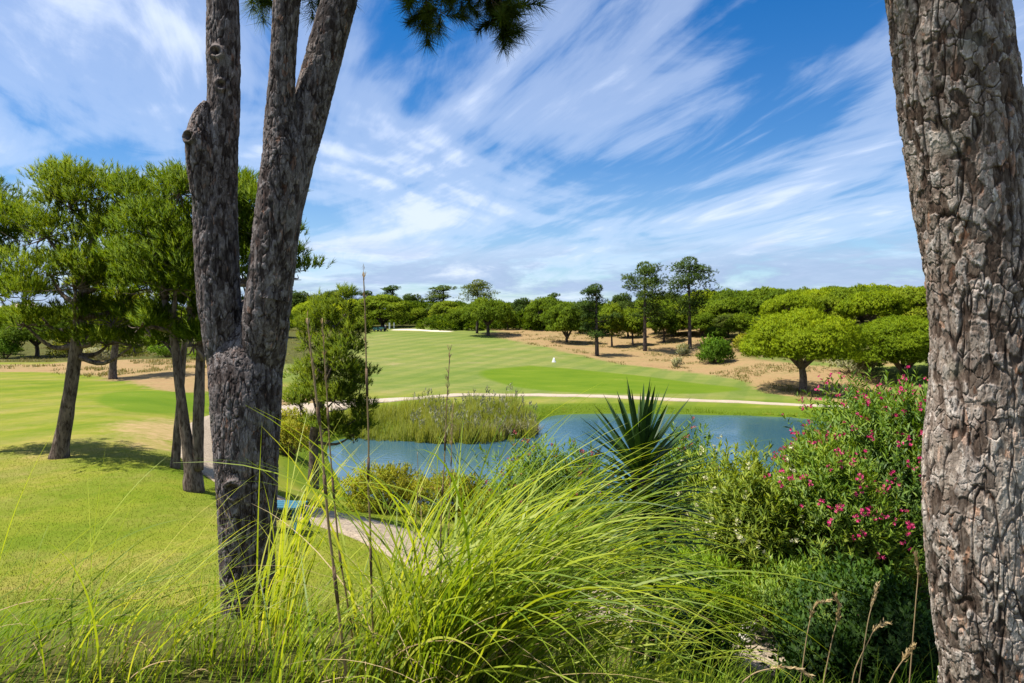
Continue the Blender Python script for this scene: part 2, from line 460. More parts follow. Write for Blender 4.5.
# far side of the pond, fairway, sand, hill
for a in [(380, 402, 47), (500, 396, 52), (640, 399, 51), (800, 405, 51), (450, 404, 43.5), (480, 370, 68), (400, 375, 64), (640, 381, 62), (803, 391, 58), (560, 357, 82), (470, 345, 95),
          (400, 328, 130), (480, 331, 125), (340, 331, 125), (560, 336, 110), (600, 356, 86), (690, 349, 92), (716, 360, 80), (900, 385, 62), (645, 351, 91)]:
    cp(*a)
for a in [(30, 100, 4.6), (50, 100, 5.6), (70, 90, 6.2), (60, 150, 7.6), (100, 160, 9.0), (30, 150, 6.6), (120, 100, 7.5), (40, 60, 2.2), (35, 30, 1.6), (60, 30, 3), (0, 180, 6.7), (-40, 180, 6.6), (-20, 150, 6.0), (-50, 110, 4.4), (-90, 110, 4.0),
          (-60, 40, 2.6), (-40, 15, 2.9), (-120, 200, 6.5), (0, 400, 10), (200, 400, 12), (-200, 400, 10), (0, 1200, 14), (600, 1200, 14), (-600, 1200, 14), (900, 200, 6), (-900, 200, 3), (0, -200, 5), (300, -200, 5), (-300, -200, 4)]:
    cw(*a)
CP = np.array(_c)

def warp(xy):
    r = np.linalg.norm(xy, axis=-1, keepdims=True) + 1e-6
    return xy / r * np.log1p(r / 6.0) * 3

def _tps(a, b):
    d2 = ((a[:, None] - b[None]) ** 2).sum(-1)
    return .5 * d2 * np.log(d2 + 1e-9)
_q = warp(CP[:, :2]); _n = len(_q)
_A = np.zeros((_n + 3, _n + 3)); _A[:_n, :_n] = _tps(_q, _q) + np.eye(_n) * .02
_A[:_n, _n] = 1; _A[:_n, _n + 1:] = _q; _A[_n, :_n] = 1; _A[_n + 1:, :_n] = _q.T
_W = np.linalg.solve(_A, np.concatenate([CP[:, 2], np.zeros(3)]))

def H(x, y):
    """ground height"""
    x = np.atleast_1d(np.asarray(x, float)); y = np.atleast_1d(np.asarray(y, float)); x, y = np.broadcast_arrays(x, y)
    sh = x.shape; P = np.stack([x.ravel(), y.ravel()], -1); out = np.empty(len(P))
    for i in range(0, len(P), 40000):
        q = warp(P[i:i + 40000]); out[i:i + 40000] = _tps(q, _q) @ _W[:_n] + _W[_n] + q @ _W[_n + 1:]
    out = np.clip(out, -.5, 16)
    r = np.linalg.norm(P, axis=1)
    near = (np.abs(P[:, 0]) < 60) & (P[:, 1] > 5) & (P[:, 1] < 80)
    d = np.full(len(P), 50.0); d[near] = poly_sdf(P[near], PONDS)
    out = np.maximum(out, np.where(d > 0, .12 + .25 * sstep(0, 2.5, d), -9))
    bank = np.minimum(out, .10 + np.maximum(d, 0) * .55)
    out = np.where(d > 0, np.where(d < 6, bank, out), np.where(d > -1.6, .10 + d * .6, -.86))
    out = out + fbm(np.stack([P[:, 0] * .22, P[:, 1] * .22, P[:, 0] * 0], -1), 3, 5) * np.where(r > 6, .035, .02) * (d > 0)
    return out.reshape(sh)

def h1(x, y): return float(H(x, y)[0])

def hit(px, py, y0=3.0, y1=260.0):
    """where the line of sight through a picture point meets the ground"""
    Y = np.exp(np.linspace(math.log(y0), math.log(y1), 900))
    X = (px - 512) / F * Y; Z = EYE - (py - HZ) / F * Y
    b = np.nonzero(Z <= H(X, Y))[0]
    k = b[0] if len(b) else len(Y) - 1
    return np.array([X[k], Y[k]])

# zones of the ground, in ground coordinates
def zone(pts): return smooth_poly(np.array([hit(*p) for p in pts]), 90)
Z_SAND = [zone([(478, 333), (520, 342), (562, 351), (600, 360), (650, 368), (700, 374), (742, 380), (756, 389), (800, 398), (850, 402), (890, 385), (860, 372), (760, 360), (700, 347), (640, 345), (590, 337), (540, 332)]),
          np.array([(8, 94), (40, 70), (60, 120), (15, 150), (-8, 140)], float),
          zone([(-60, 372), (60, 373), (110, 381), (165, 391), (215, 390), (240, 372), (215, 347), (150, 345), (110, 352), (60, 363), (0, 365)]),
          zone([(270, 404), (300, 414), (318, 407), (322, 398), (290, 392)])]
Z_BUNKER = [np.array([(-22, 123), (-17, 122), (-14.5, 120.5), (-11, 120.5), (-10.5, 123.5), (-15, 124.5), (-18, 127), (-22, 127)], float)]
Z_GREEN = [zone([(95, 402), (130, 412), (190, 413), (205, 400), (170, 392), (110, 393)]),
           zone([(530, 366), (600, 372), (700, 384), (740, 390), (640, 394), (520, 388), (480, 372)])]
Z_DRY = [zone([(120, 424), (200, 422), (215, 440), (150, 448), (125, 437)])]

def mk_axis(lo, hi, a, n):
    t = np.linspace(math.asinh(lo / a), math.asinh(hi / a), n)
    return np.sinh(t) * a

M_GROUND = None
def ground_material():
    m, ns, ls = newmat('ground')
    at_ = {}
    for k in ('sand', 'green', 'dry', 'bunker', 'shore', 'soil', 'fair'):
        a = ns.new('ShaderNodeAttribute'); a.attribute_name = k; at_[k] = a.outputs['Fac']
    tc = ns.new('ShaderNodeTexCoord')
    def noise(scale, det=4, rough=.55, sc=(1, 1, 1), dist=0.0, rot=0.0):
        mp = ns.new('ShaderNodeMapping'); mp.inputs['Scale'].default_value = sc; mp.inputs['Rotation'].default_value = (0, 0, rot)
        ls.new(tc.outputs['Object'], mp.inputs[0])
        n = ns.new('ShaderNodeTexNoise'); n.inputs['Scale'].default_value = scale; n.inputs['Detail'].default_value = det
        n.inputs['Roughness'].default_value = rough; n.inputs['Distortion'].default_value = dist
        ls.new(mp.outputs[0], n.inputs['Vector']); return n.outputs['Fac']
    big, mid, fine, grain = noise(.13, 4, .6, (.6, 1, 1)), noise(.6, 6, .62, (.45, 1, 1)), noise(3.2, 6, .65), noise(28, 5, .7)
    # mown grass: patches of fresh and sun-dried turf
    v = math_(ns, ls, 'MULTIPLY_ADD', big, .75, math_(ns, ls, 'MULTIPLY', mid, .62))
    v = math_(ns, ls, 'MULTIPLY_ADD', fine, .32, v)
    v = math_(ns, ls, 'MULTIPLY_ADD', grain, .22, v)
    v = math_(ns, ls, 'SUBTRACT', v, .405)
    r = ramp(ns, [(.26, (.062, .108, .006)), (.42, (.105, .148, .009)), (.56, (.150, .172, .018)), (.70, (.205, .188, .042)), (.85, (.26, .20, .08))])
    ls.new(v, r.inputs[0]); turf = r.outputs[0]
    r2 = ramp(ns, [(.3, (.095, .138, .022)), (.5, (.128, .160, .034)), (.66, (.165, .175, .050)), (.8, (.23, .19, .09))]); ls.new(v, r2.inputs[0])
    c = mixc(ns, ls, at_['fair'], turf, r2.outputs[0])
    # mowing stripes
    st = ns.new('ShaderNodeTexWave'); st.inputs['Scale'].default_value = .11; st.inputs['Distortion'].default_value = 1.2; st.inputs['Detail'].default_value = 1
    mp = ns.new('ShaderNodeMapping'); mp.inputs['Rotation'].default_value = (0, 0, R(24)); ls.new(tc.outputs['Object'], mp.inputs[0]); ls.new(mp.outputs[0], st.inputs['Vector'])
    sr = ramp(ns, [(.35, (.86, .92, .86)), (.65, (1.08, 1.04, 1.0))]); ls.new(st.outputs['Fac'], sr.inputs[0])
    c = mixc(ns, ls, .75, c, sr.outputs[0], 'MULTIPLY')
    def edge(k, w=.30, lo=.42, hi=.58, n=None):
        x = math_(ns, ls, 'MULTIPLY_ADD', math_(ns, ls, 'SUBTRACT', mid if n is None else n, .5), w * 2, at_[k])
        x = math_(ns, ls, 'MULTIPLY_ADD', math_(ns, ls, 'SUBTRACT', fine, .5), w * 1.4, x)
        q = ramp(ns, [(lo, (0, 0, 0)), (hi, (1, 1, 1))]); ls.new(x, q.inputs[0]); return q.outputs[0]
    gr = ramp(ns, [(.35, (.068, .125, .006)), (.6, (.105, .155, .010)), (.8, (.145, .17, .02))]); ls.new(math_(ns, ls, 'MULTIPLY_ADD', grain, .4, math_(ns, ls, 'MULTIPLY', mid, .65)), gr.inputs[0])
    c = mixc(ns, ls, edge('green', .12, .35, .65), c, gr.outputs[0])
    dr = ramp(ns, [(.3, (.22, .18, .055)), (.6, (.32, .225, .105))]); ls.new(fine, dr.inputs[0])
    c = mixc(ns, ls, edge('dry', .6, .2, .8), c, dr.outputs[0])
    c = mixc(ns, ls, edge('shore', .2, .3, .7), c, (.085, .125, .010))
    sd = ramp(ns, [(.30, (.135, .085, .040)), (.46, (.26, .170, .080)), (.60, (.33, .225, .115)), (.74, (.42, .31, .18))]); ls.new(math_(ns, ls, 'MULTIPLY_ADD', grain, .22, math_(ns, ls, 'MULTIPLY_ADD', mid, .48, math_(ns, ls, 'MULTIPLY', fine, .30))), sd.inputs[0])
    weeds = ramp(ns, [(.50, (0, 0, 0)), (.62, (1, 1, 1))]); ls.new(math_(ns, ls, 'MULTIPLY_ADD', fine, .5, math_(ns, ls, 'MULTIPLY', mid, .55)), weeds.inputs[0])
    sc_ = mixc(ns, ls, math_(ns, ls, 'MULTIPLY', weeds.outputs[0], .75), sd.outputs[0], (.15, .125, .04))
    c = mixc(ns, ls, edge('sand', .34), c, sc_)
    c = mixc(ns, ls, edge('bunker', .1), c, (.56, .47, .35))
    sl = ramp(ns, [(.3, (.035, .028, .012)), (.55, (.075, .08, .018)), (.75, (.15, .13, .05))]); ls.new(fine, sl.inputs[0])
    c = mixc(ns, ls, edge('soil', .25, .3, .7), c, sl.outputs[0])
    p = ns.new('ShaderNodeBsdfPrincipled'); ls.new(c, p.inputs['Base Color']); p.inputs['Roughness'].default_value = .95
    p.inputs['Specular IOR Level'].default_value = .05
    bn = ns.new('ShaderNodeBump'); bn.inputs['Strength'].default_value = .55; bn.inputs['Distance'].default_value = .05
    ls.new(math_(ns, ls, 'MULTIPLY_ADD', grain, .35, fine), bn.inputs['Height']); ls.new(bn.outputs[0], p.inputs['Normal'])
    out = ns.new('ShaderNodeOutputMaterial'); ls.new(p.outputs[0], out.inputs[0])
    return m

def build_ground():
    gx = mk_axis(-900, 900, 4.0, 560); gy0 = mk_axis(-220, 1500, 5.0, 620)
    X, Y = np.meshgrid(gx, gy0)
    Zv = H(X, Y)
    P = np.stack([X, Y], -1)
    def z_attr(polys, soft, nz=0.0):
        out = np.zeros(X.shape)
        for q in polys:
            lo, hi = q.min(0) - 12, q.max(0) + 12
            k = (X > lo[0]) & (X < hi[0]) & (Y > lo[1]) & (Y < hi[1])
            w = soft * np.clip(Y[k] / 60, .3, 1.6)
            out[k] = np.maximum(out[k], .5 - np.clip(poly_sdf(P[k], q) / w, -1, 1) * .5)
        return out
    at_ = dict(sand=z_attr(Z_SAND, 3.0), green=z_attr(Z_GREEN, 1.2), dry=z_attr(Z_DRY, 3.0), bunker=z_attr(Z_BUNKER, 1.2))
    k = (np.abs(X) < 45) & (Y > 12) & (Y < 60)
    d = np.full(X.shape, 50.0); d[k] = poly_sdf(P[k], PONDS)
    at_['shore'] = sstep(3.2, .8, d)
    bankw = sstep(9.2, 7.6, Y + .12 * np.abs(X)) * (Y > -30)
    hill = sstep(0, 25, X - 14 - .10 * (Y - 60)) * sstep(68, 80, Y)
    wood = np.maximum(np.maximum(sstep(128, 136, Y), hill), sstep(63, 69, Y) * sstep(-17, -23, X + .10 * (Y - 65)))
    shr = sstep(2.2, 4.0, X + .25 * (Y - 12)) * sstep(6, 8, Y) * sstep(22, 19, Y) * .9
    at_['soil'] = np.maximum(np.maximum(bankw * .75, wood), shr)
    at_['fair'] = sstep(46, 56, Y) * sstep(-32, -24, X) 
    ny, nx = X.shape
    idx = np.arange(nx * ny).reshape(ny, nx)
    Q = np.stack([idx[:-1, :-1], idx[:-1, 1:], idx[1:, 1:], idx[1:, :-1]], -1).reshape(-1, 4)
    m = Mesh(); m.add(np.stack([X, Y, Zv], -1), Q, **at_)
    o = m.build('ground', ground_material())
    tag(o, 'mown turf, sand and banks of the golf course', None, None, 'structure')
build_ground()

# ------------------------------------------------------------------ pond
def build_pond():
    m, ns, ls = newmat('pond_water')
    tc = ns.new('ShaderNodeTexCoord')
    mp = ns.new('ShaderNodeMapping'); mp.inputs['Scale'].default_value = (1, 1.5, 1); ls.new(tc.outputs['Object'], mp.inputs[0])
    n1 = ns.new('ShaderNodeTexNoise'); n1.inputs['Scale'].default_value = 3.0; n1.inputs['Detail'].default_value = 4
    n2 = ns.new('ShaderNodeTexNoise'); n2.inputs['Scale'].default_value = .25; n2.inputs['Detail'].default_value = 2
    ls.new(mp.outputs[0], n1.inputs['Vector']); ls.new(tc.outputs['Object'], n2.inputs['Vector'])
    calm = ramp(ns, [(.35, (.25, .25, .25)), (.65, (1, 1, 1))]); ls.new(n2.outputs['Fac'], calm.inputs[0])
    bn = ns.new('ShaderNodeBump'); bn.inputs['Distance'].default_value = .10; ls.new(n1.outputs['Fac'], bn.inputs['Height'])
    ls.new(math_(ns, ls, 'MULTIPLY', calm.outputs[0], .2), bn.inputs['Strength'])
    p = ns.new('ShaderNodeBsdfPrincipled')
    p.inputs['Base Color'].default_value = (.030, .082, .115, 1)
    p.inputs['Roughness'].default_value = .07; p.inputs['IOR'].default_value = 1.33
    ls.new(bn.outputs[0], p.inputs['Normal'])
    out = ns.new('ShaderNodeOutputMaterial'); ls.new(p.outputs[0], out.inputs[0])
    P = PONDS.copy(); c = P.mean(0); d = P - c
    P = P + d / np.linalg.norm(d, axis=1, keepdims=True) * .8
    me = bpy.data.meshes.new('pond_water')
    me.from_pydata([(x, y, 0.0) for x, y in P], [], [list(range(len(P)))]); me.materials.append(m); me.update()
    o = bpy.data.objects.new('pond_water', me); COL.objects.link(o)
    tag(o, 'blue-green rippled pond water', None, None, 'structure')
build_pond()

# ------------------------------------------------------------------ paths
def path_material(name, a, b, scale, joint):
    m, ns, ls = newmat(name)
    tc = ns.new('ShaderNodeTexCoord')
    vo = ns.new('ShaderNodeTexVoronoi'); vo.inputs['Scale'].default_value = scale
    ve = ns.new('ShaderNodeTexVoronoi'); ve.inputs['Scale'].default_value = scale; ve.feature = 'DISTANCE_TO_EDGE'
    nz = ns.new('ShaderNodeTexNoise'); nz.inputs['Scale'].default_value = 1.1; nz.inputs['Detail'].default_value = 5
    for n in (vo, ve, nz): ls.new(tc.outputs['Object'], n.inputs['Vector'])
    sp = ns.new('ShaderNodeSeparateColor'); ls.new(vo.outputs['Color'], sp.inputs[0])
    r = ramp(ns, [(0, a), (1, b)]); ls.new(math_(ns, ls, 'MULTIPLY_ADD', nz.outputs['Fac'], .5, math_(ns, ls, 'MULTIPLY', sp.outputs[0], .5)), r.inputs[0])
    e = ramp(ns, [(0.02, (joint, joint, joint)), (.10, (1, 1, 1))]); ls.new(ve.outputs['Distance'], e.inputs[0])
    p = ns.new('ShaderNodeBsdfPrincipled'); p.inputs['Roughness'].default_value = .85
    ls.new(mixc(ns, ls, 1.0, r.outputs[0], e.outputs[0], 'MULTIPLY'), p.inputs['Base Color'])
    bn = ns.new('ShaderNodeBump'); bn.inputs['Strength'].default_value = .6; bn.inputs['Distance'].default_value = .02
    ls.new(ve.outputs['Distance'], bn.inputs['Height']); ls.new(bn.outputs[0], p.inputs['Normal'])
    out = ns.new('ShaderNodeOutputMaterial'); ls.new(p.outputs[0], out.inputs[0])
    return m

def ribbon(name, pts, width, mat, lift, label, edge_noise=.06, thick=.12):
    c = bez(np.array(pts, float), 240)
    t = nrm(np.gradient(c, axis=0)); nn = np.stack([-t[:, 1], t[:, 0]], -1)
    k = 7
    s = np.linspace(-.5, .5, k)
    w = np.interp(np.linspace(0, 1, len(c)), np.linspace(0, 1, len(np.atleast_1d(width))), np.atleast_1d(width))
    W = c[:, None, :] + nn[:, None, :] * (s[None, :, None] * w[:, None, None])
    nz = vnoise(np.stack([c[:, 0] * 1.3, c[:, 1] * 1.3, c[:, 0] * 0], -1), 3) * edge_noise
    nz2 = vnoise(np.stack([c[:, 0] * 1.3, c[:, 1] * 1.3, c[:, 0] * 0 + 9], -1), 4) * edge_noise
    W[:, 0] -= nn * nz[:, None]; W[:, -1] += nn * nz2[:, None]
    Z = H(W[..., 0], W[..., 1]) + lift
    V = np.concatenate([W, Z[..., None]], -1)
    skirtL = V[:, :1].copy(); skirtL[..., 2] -= thick
    skirtR = V[:, -1:].copy(); skirtR[..., 2] -= thick
    V = np.concatenate([skirtL, V, skirtR], 1)
    ny, nx = V.shape[:2]
    idx = np.arange(nx * ny).reshape(ny, nx)
    Q = np.stack([idx[:-1, 1:], idx[:-1, :-1], idx[1:, :-1], idx[1:, 1:]], -1).reshape(-1, 4)
    o = Mesh().add(V, Q).build(name, mat)
    tag(o, label, None, None, 'structure')
    return c
M_COBBLE = path_material('cobbled_path', (.22, .165, .105), (.38, .30, .21), 11, .55)
M_FARPATH = path_material('sandy_path', (.32, .25, .17), (.42, .34, .25), 5, .9)
PATH1 = ribbon('path', [(-13.5, 33), (-11.6, 26), (-9.2, 20.8), (-7.0, 17.6), (-5.05, 15.6), (-3.95, 14.6), (-2.75, 13.6), (-1.6, 12.5), (-.5, 11.2), (.9, 9.9), (2.9, 8.7), (5.2, 7.6), (9, 7.0)], 1.8, M_COBBLE, .035, 'cobbled path curving between lawn and pond bushes')
fp = [hit(x, y) for x, y in [(282, 416), (300, 411), (322, 408), (352, 404), (380, 401.5), (430, 397.5), (500, 395.5), (570, 396.3), (640, 398.6), (720, 401.5), (800, 405.5), (860, 408)]]
PATH2 = ribbon('path', fp, [2.2, 2.4, 2.4, 1.5, 1.4, 1.4, 1.3, 1.3], M_FARPATH, .05, 'pale sandy path along the far bank of the pond', .15)
# ------------------------------------------------------------------ bark trunks in close-up
def worley(a, b, na, seed):
    """cellular pattern, periodic in a (na cells round the trunk): F1, F2, id, offset"""
    ia = np.floor(a).astype(np.int64); ib = np.floor(b).astype(np.int64)
    F1 = np.full(a.shape, 9.0); F2 = np.full(a.shape, 9.0); cid = np.zeros(a.shape); ox = np.zeros(a.shape); oy = np.zeros(a.shape)
    for da in (-1, 0, 1):
        for db in (-1, 0, 1):
            ca, cb = ia + da, ib + db
            cw_ = ca % na; z = np.zeros_like(ca)
            jx = _hash(cw_, cb, z, seed); jy = _hash(cw_, cb, z, seed + 1); hid = _hash(cw_, cb, z, seed + 2)
            dx = ca + .1 + .8 * jx - a; dy = cb + .1 + .8 * jy - b
            d = np.sqrt(dx * dx + dy * dy)
            new = d < F1
            F2 = np.where(new, F1, np.minimum(F2, d))
            F1 = np.where(new, d, F1); cid = np.where(new, hid, cid); ox = np.where(new, dx, ox); oy = np.where(new, dy, oy)
    return F1, F2, cid, ox, oy

def bark_tube(M, P, rad, n_round, n_len, cell_w, cell_h, depth, seed, worn=None, knots=(), fiss_f=16.0, squash=None):
    P = bez(P, n_len); rad = np.interp(np.linspace(0, 1, n_len), np.linspace(0, 1, len(rad)), rad) if len(rad) != n_len else rad
    T = nrm(np.gradient(P, axis=0))
    u = np.tile(np.array([1.0, 0, 0]), (n_len, 1)); u = nrm(u - T * (u * T).sum(1, keepdims=True)); w = np.cross(T, u)
    th = np.linspace(0, 2 * np.pi, n_round, endpoint=False)
    s = np.concatenate([[0], np.cumsum(np.linalg.norm(np.diff(P, axis=0), axis=1))])
    rm = float(np.mean(rad))
    na = max(6, int(round(2 * np.pi * rm / cell_w)))
    TH, SS = np.meshgrid(th, s); RR = np.repeat(rad[:, None], n_round, 1)
    dirs = np.cos(TH)[..., None] * u[:, None] + np.sin(TH)[..., None] * w[:, None]
    if squash is not None:
        sq = np.interp(np.linspace(0, 1, n_len), *squash)[:, None]
        dirs = np.cos(TH)[..., None] * u[:, None] + (np.sin(TH) * sq)[..., None] * w[:, None]
    base = P[:, None] + dirs * RR[..., None]
    st = np.array([1, 1, .6])
    wx = fbm(base * 9 * st, 3, seed) * .30 + fbm(base * 34 * st, 3, seed + 2) * .30
    wy = fbm(base * 9 * st + 31, 3, seed + 5) * .35 + fbm(base * 34 * st + 7, 3, seed + 6) * .34
    a = TH / (2 * np.pi) * na + wx; b = SS / cell_h + wy
    F1, F2, cid, ox, oy = worley(a, b, na, seed)
    edge_ = F2 - F1
    f1 = fiss_f * np.array([1, 1, .2])
    n1 = fbm(base * f1 + 5, 4, seed + 60); n2 = fbm(base * f1 * 1.9 + 15, 3, seed + 61)
    fiss = np.maximum(1 - sstep(.0, .11, np.abs(n1)), .7 * (1 - sstep(0, .11, np.abs(n2))))   # long furrows that run up the trunk and join
    soft = sstep(-.3, .4, fbm(base * np.array([11, 11, 6.0]) + 3, 3, seed + 62))
    line = (1 - sstep(.0, .12, edge_)) * soft
    gone = sstep(.30, .20, cid) * sstep(.02, .14, edge_)                                      # scales that have fallen off
    G1, G2, gid, gx, gy = worley(a * 2 + wx * 1.5, b * 2 + wy * 1.5, na * 2, seed + 40)
    gst = sstep(.0, .10, G2 - G1)
    lay = fbm(base * np.array([16, 16, 6.5]) + (cid * 40)[..., None], 5, seed + 9)
    tq = (lay * .5 + .5) * 4.5
    terr = (np.floor(tq) + sstep(.82, .97, tq - np.floor(tq))) / 4.5                           # thin layers
    fine_ = fbm(base * np.array([70, 70, 30.0]), 3, seed + 19)
    crack = (1 - .92 * fiss) * (1 - .7 * line)
    flake = gst
    solid = crack * (1 - .8 * gone)
    hgt = depth * (.9 * crack + solid * (.40 * cid + .45 * gid * gst + .45 * terr) + .16 * fine_ + .15 * (ox * (cid - .5) + oy * (gid - .5)) * crack)
    crack = np.clip(crack * (1 - .55 * gone), 0, 1)
    big = fbm(base * np.array([3, 3, 1.6]), 2, seed + 77) * rm * .06
    for (kz, kth, kr, kh) in knots:
        dth = np.angle(np.exp(1j * (TH - kth))); dd = np.sqrt((dth * RR) ** 2 + (base[..., 2] - kz) ** 2)
        hgt = hgt + kh * np.exp(-((dd - kr) / (kr * .45)) ** 2) - kh * 1.3 * np.exp(-(dd / (kr * .55)) ** 2)
        crack = crack * (1 - .85 * np.exp(-(dd / (kr * .55)) ** 2))
    V = base + dirs * (hgt + big - depth * 1.35)[..., None]
    k = np.arange(n_len - 1)[:, None] * n_round; j = np.arange(n_round)[None]; j2 = (j + 1) % n_round
    Q = np.stack([k + j, k + j2, k + n_round + j2, k + n_round + j], -1).reshape(-1, 4)
    jj = np.arange(n_round); top = (n_len - 1) * n_round
    ct = n_round * n_len
    V2 = np.vstack([V.reshape(-1, 3), P[-1:] + T[-1:] * rad[-1] * .25])
    Tt = np.stack([np.full(n_round, ct), top + jj, top + (jj + 1) % n_round], -1)
    wn = np.zeros(V.shape[:2]) if worn is None else worn(base, th)
    wn = np.clip(wn * (.5 + .9 * sstep(-.4, .5, fbm(base * np.array([9, 9, 4.]), 3, seed + 3))), 0, 1)
    e = lambda x, v: np.concatenate([x.ravel(), [v]])
    ck = np.clip(crack * (.82 + .18 * flake), 0, 1)
    M.add(V2, Q, Tt, crack=e(ck, .3), cell=e(np.clip(.10 + .45 * cid + .45 * terr - .2 * gone, 0, 1), .5), flake=e(gid, .5), worn=e(wn, 0))

def stem_pts(rows, Y):
    """rows of (y, x of left edge, x of right edge) -> centres, radii at distance Y (a list gives one distance each)"""
    Ys = np.broadcast_to(np.asarray(Y, float), (len(rows),))
    P, rad = [], []
    for (y, l, r), yy in zip(rows, Ys):
        a, b = math.atan((l - 512) / F), math.atan((r - 512) / F)
        c = (a + b) / 2
        P.append(at(512 + F * math.tan(c), y, yy)); rad.append(yy / math.cos(c) * math.sin((b - a) / 2))
    P, rad = np.array(P), np.array(rad)
    return P, rad

def dense(P, rad, n):
    """resample radius like bez resamples the points"""
    return bez(np.stack([rad, rad], -1), n)[:, 0]

def pine_spray(Mn, Mt, tip, base, g, n_side=7, scale=1.0, needle=(.15, .0042), m=44, shoot=.15, op=(.25, 1.15)):
    """a drooping twig with side shoots, each ending in a brush of long needles"""
    base = np.asarray(base, float); tip = np.asarray(tip, float)
    mid = (base + tip) / 2 + np.array([0, 0, .12 * scale]) + g.normal(size=3) * .05 * scale
    C = bez(np.array([base, mid, tip]), 14)
    Mt.add(*tube(C, np.linspace(.014, .004, 14) * scale, 6))
    ends, axes = [C[-1]], [nrm(C[-1] - C[-3])]
    for k in range(n_side):
        i = g.integers(3, 13)
        d = nrm(nrm(C[i] - C[i - 2]) * .6 + rand_dirs(g, 1)[0] * .75 + np.array([0, 0, g.uniform(-.25, .35)]))
        L = g.uniform(.12, .34) * scale
        c2 = bez(np.array([C[i], C[i] + d * L * .5, C[i] + d * L + np.array([0, 0, .03 * scale])]), 6)
        Mt.add(*tube(c2, np.linspace(.006, .003, 6) * scale, 5))
        ends.append(c2[-1]); axes.append(nrm(c2[-1] - c2[-2]))
        if L > .22 * scale:
            ends.append(c2[3]); axes.append(nrm(nrm(c2[3] - c2[2]) + rand_dirs(g, 1)[0] * .5))
    tufts(Mn, np.array(ends) - np.array(axes) * .08 * scale, np.array(axes), g, m=m, shoot=shoot * scale, L=needle[0] * scale, W=needle[1], open_=op)

def over_crown(Mn, Mt, root, lobes, g, per=26, scale=1.0):
    for (c, r) in lobes:
        c = np.asarray(c, float)
        limb = bez(np.array([root, (np.asarray(root) * .4 + c * .6) + g.normal(size=3) * .15, c]), 12)
        Mt.add(*tube(limb, np.linspace(.045, .016, 12), 7))
        for k in range(per):
            d = rand_dirs(g, 1)[0]
            e = c + d * r * g.uniform(.45, 1.0)
            b = limb[g.integers(6, 12)] * .5 + c * .5 + g.normal(size=3) * r * .12
            pine_spray(Mn, Mt, e, b, g, 5, scale)

# --- the forked pine on the left
g = rng(11)
t_left = empty('pine_tree', (at(246, 615, 3.8)[0], 3.8, h1(at(246, 615, 3.8)[0], 3.8) - .05), 'grey forked foreground pine with three bare stems and a sawn stub', 'tree')
O = np.array(t_left.location)
mt = Mesh()
knots_l = [(at(0, 483, 3.8)[2] - O[2], R(265), .045, .022)]
P, r = stem_pts([(665, 218, 279), (620, 221, 274), (560, 219, 275), (500, 217, 277), (440, 213, 279), (380, 208, 282), (340, 205, 286), (322, 206, 284), (311, 212, 276), (303, 226, 262)], [3.8, 3.8, 3.8, 3.8, 3.8, 3.82, 3.86, 3.90, 3.93, 3.96])
bark_tube(mt, P - O, dense(P, r, 680), 360, 680, .027, .058, .0066, 3, None, knots_l, 20.0, ([0, .52, .70, .9, 1], [1, .96, .56, .36, .3]))
P, r = stem_pts([(415, 228, 244), (370, 209, 248), (330, 201, 244), (300, 196, 241), (250, 193, 239), (200, 192, 238), (150, 197, 239), (100, 207, 240), (50, 206, 240), (0, 206, 239), (-60, 207, 237), (-150, 213, 238), (-280, 224, 244)], [3.92, 3.85, 3.81, 3.80, 3.80, 3.81, 3.82, 3.83, 3.85, 3.87, 3.90, 3.92, 3.95])
bark_tube(mt, P - O, dense(P, r, 640), 200, 640, .026, .055, .0052, 23, None, [(at(0, 55, 3.8)[2] - O[2], R(270), .03, .015), (at(0, 88, 3.8)[2] - O[2], R(285), .028, .014)])
TOP1 = P[-1]
P, r = stem_pts([(420, 246, 266), (370, 238, 283), (330, 241, 289), (300, 245, 292), (250, 251, 298), (200, 256, 304), (160, 261, 306), (120, 264, 298), (80, 268, 296), (40, 271, 298), (0, 274, 301), (-60, 280, 305), (-160, 290, 312), (-280, 303, 321)], [3.92, 3.84, 3.78, 3.75, 3.73, 3.72, 3.71, 3.70, 3.68, 3.67, 3.66, 3.64, 3.62, 3.60])
bark_tube(mt, P - O, dense(P, r, 640), 200, 640, .026, .055, .0052, 37)
TOP2 = P[-1]
P, r = stem_pts([(300, 250, 290), (250, 259, 297), (200, 268, 305), (160, 277, 314), (120, 287, 326), (80, 298, 337), (40, 309, 347), (0, 321, 357), (-60, 339, 373), (-160, 372, 402), (-280, 412, 437)], np.linspace(3.72, 3.95, 11))
bark_tube(mt, P - O, dense(P, r, 560), 200, 560, .026, .055, .0052, 51)
TOP3 = P[-1]
trunk = mt.build('trunk', M_BARK_L, t_left)
ms = Mesh()
P, r = stem_pts([(235, 196, 224), (200, 191, 222), (170, 186, 219), (145, 184, 215), (128, 187, 211), (112, 194, 209), (102, 203, 209)], [3.78, 3.76, 3.74, 3.72, 3.72, 3.73, 3.75])
bark_tube(ms, P - O, dense(P, r, 200), 130, 200, .026, .055, .0052, 71, None, [(at(0, 140, 3.72)[2] - O[2], R(250), .03, .02)])
ms.build('broken_stub', M_BARK_L, t_left)
mn, mw = Mesh(), Mesh()
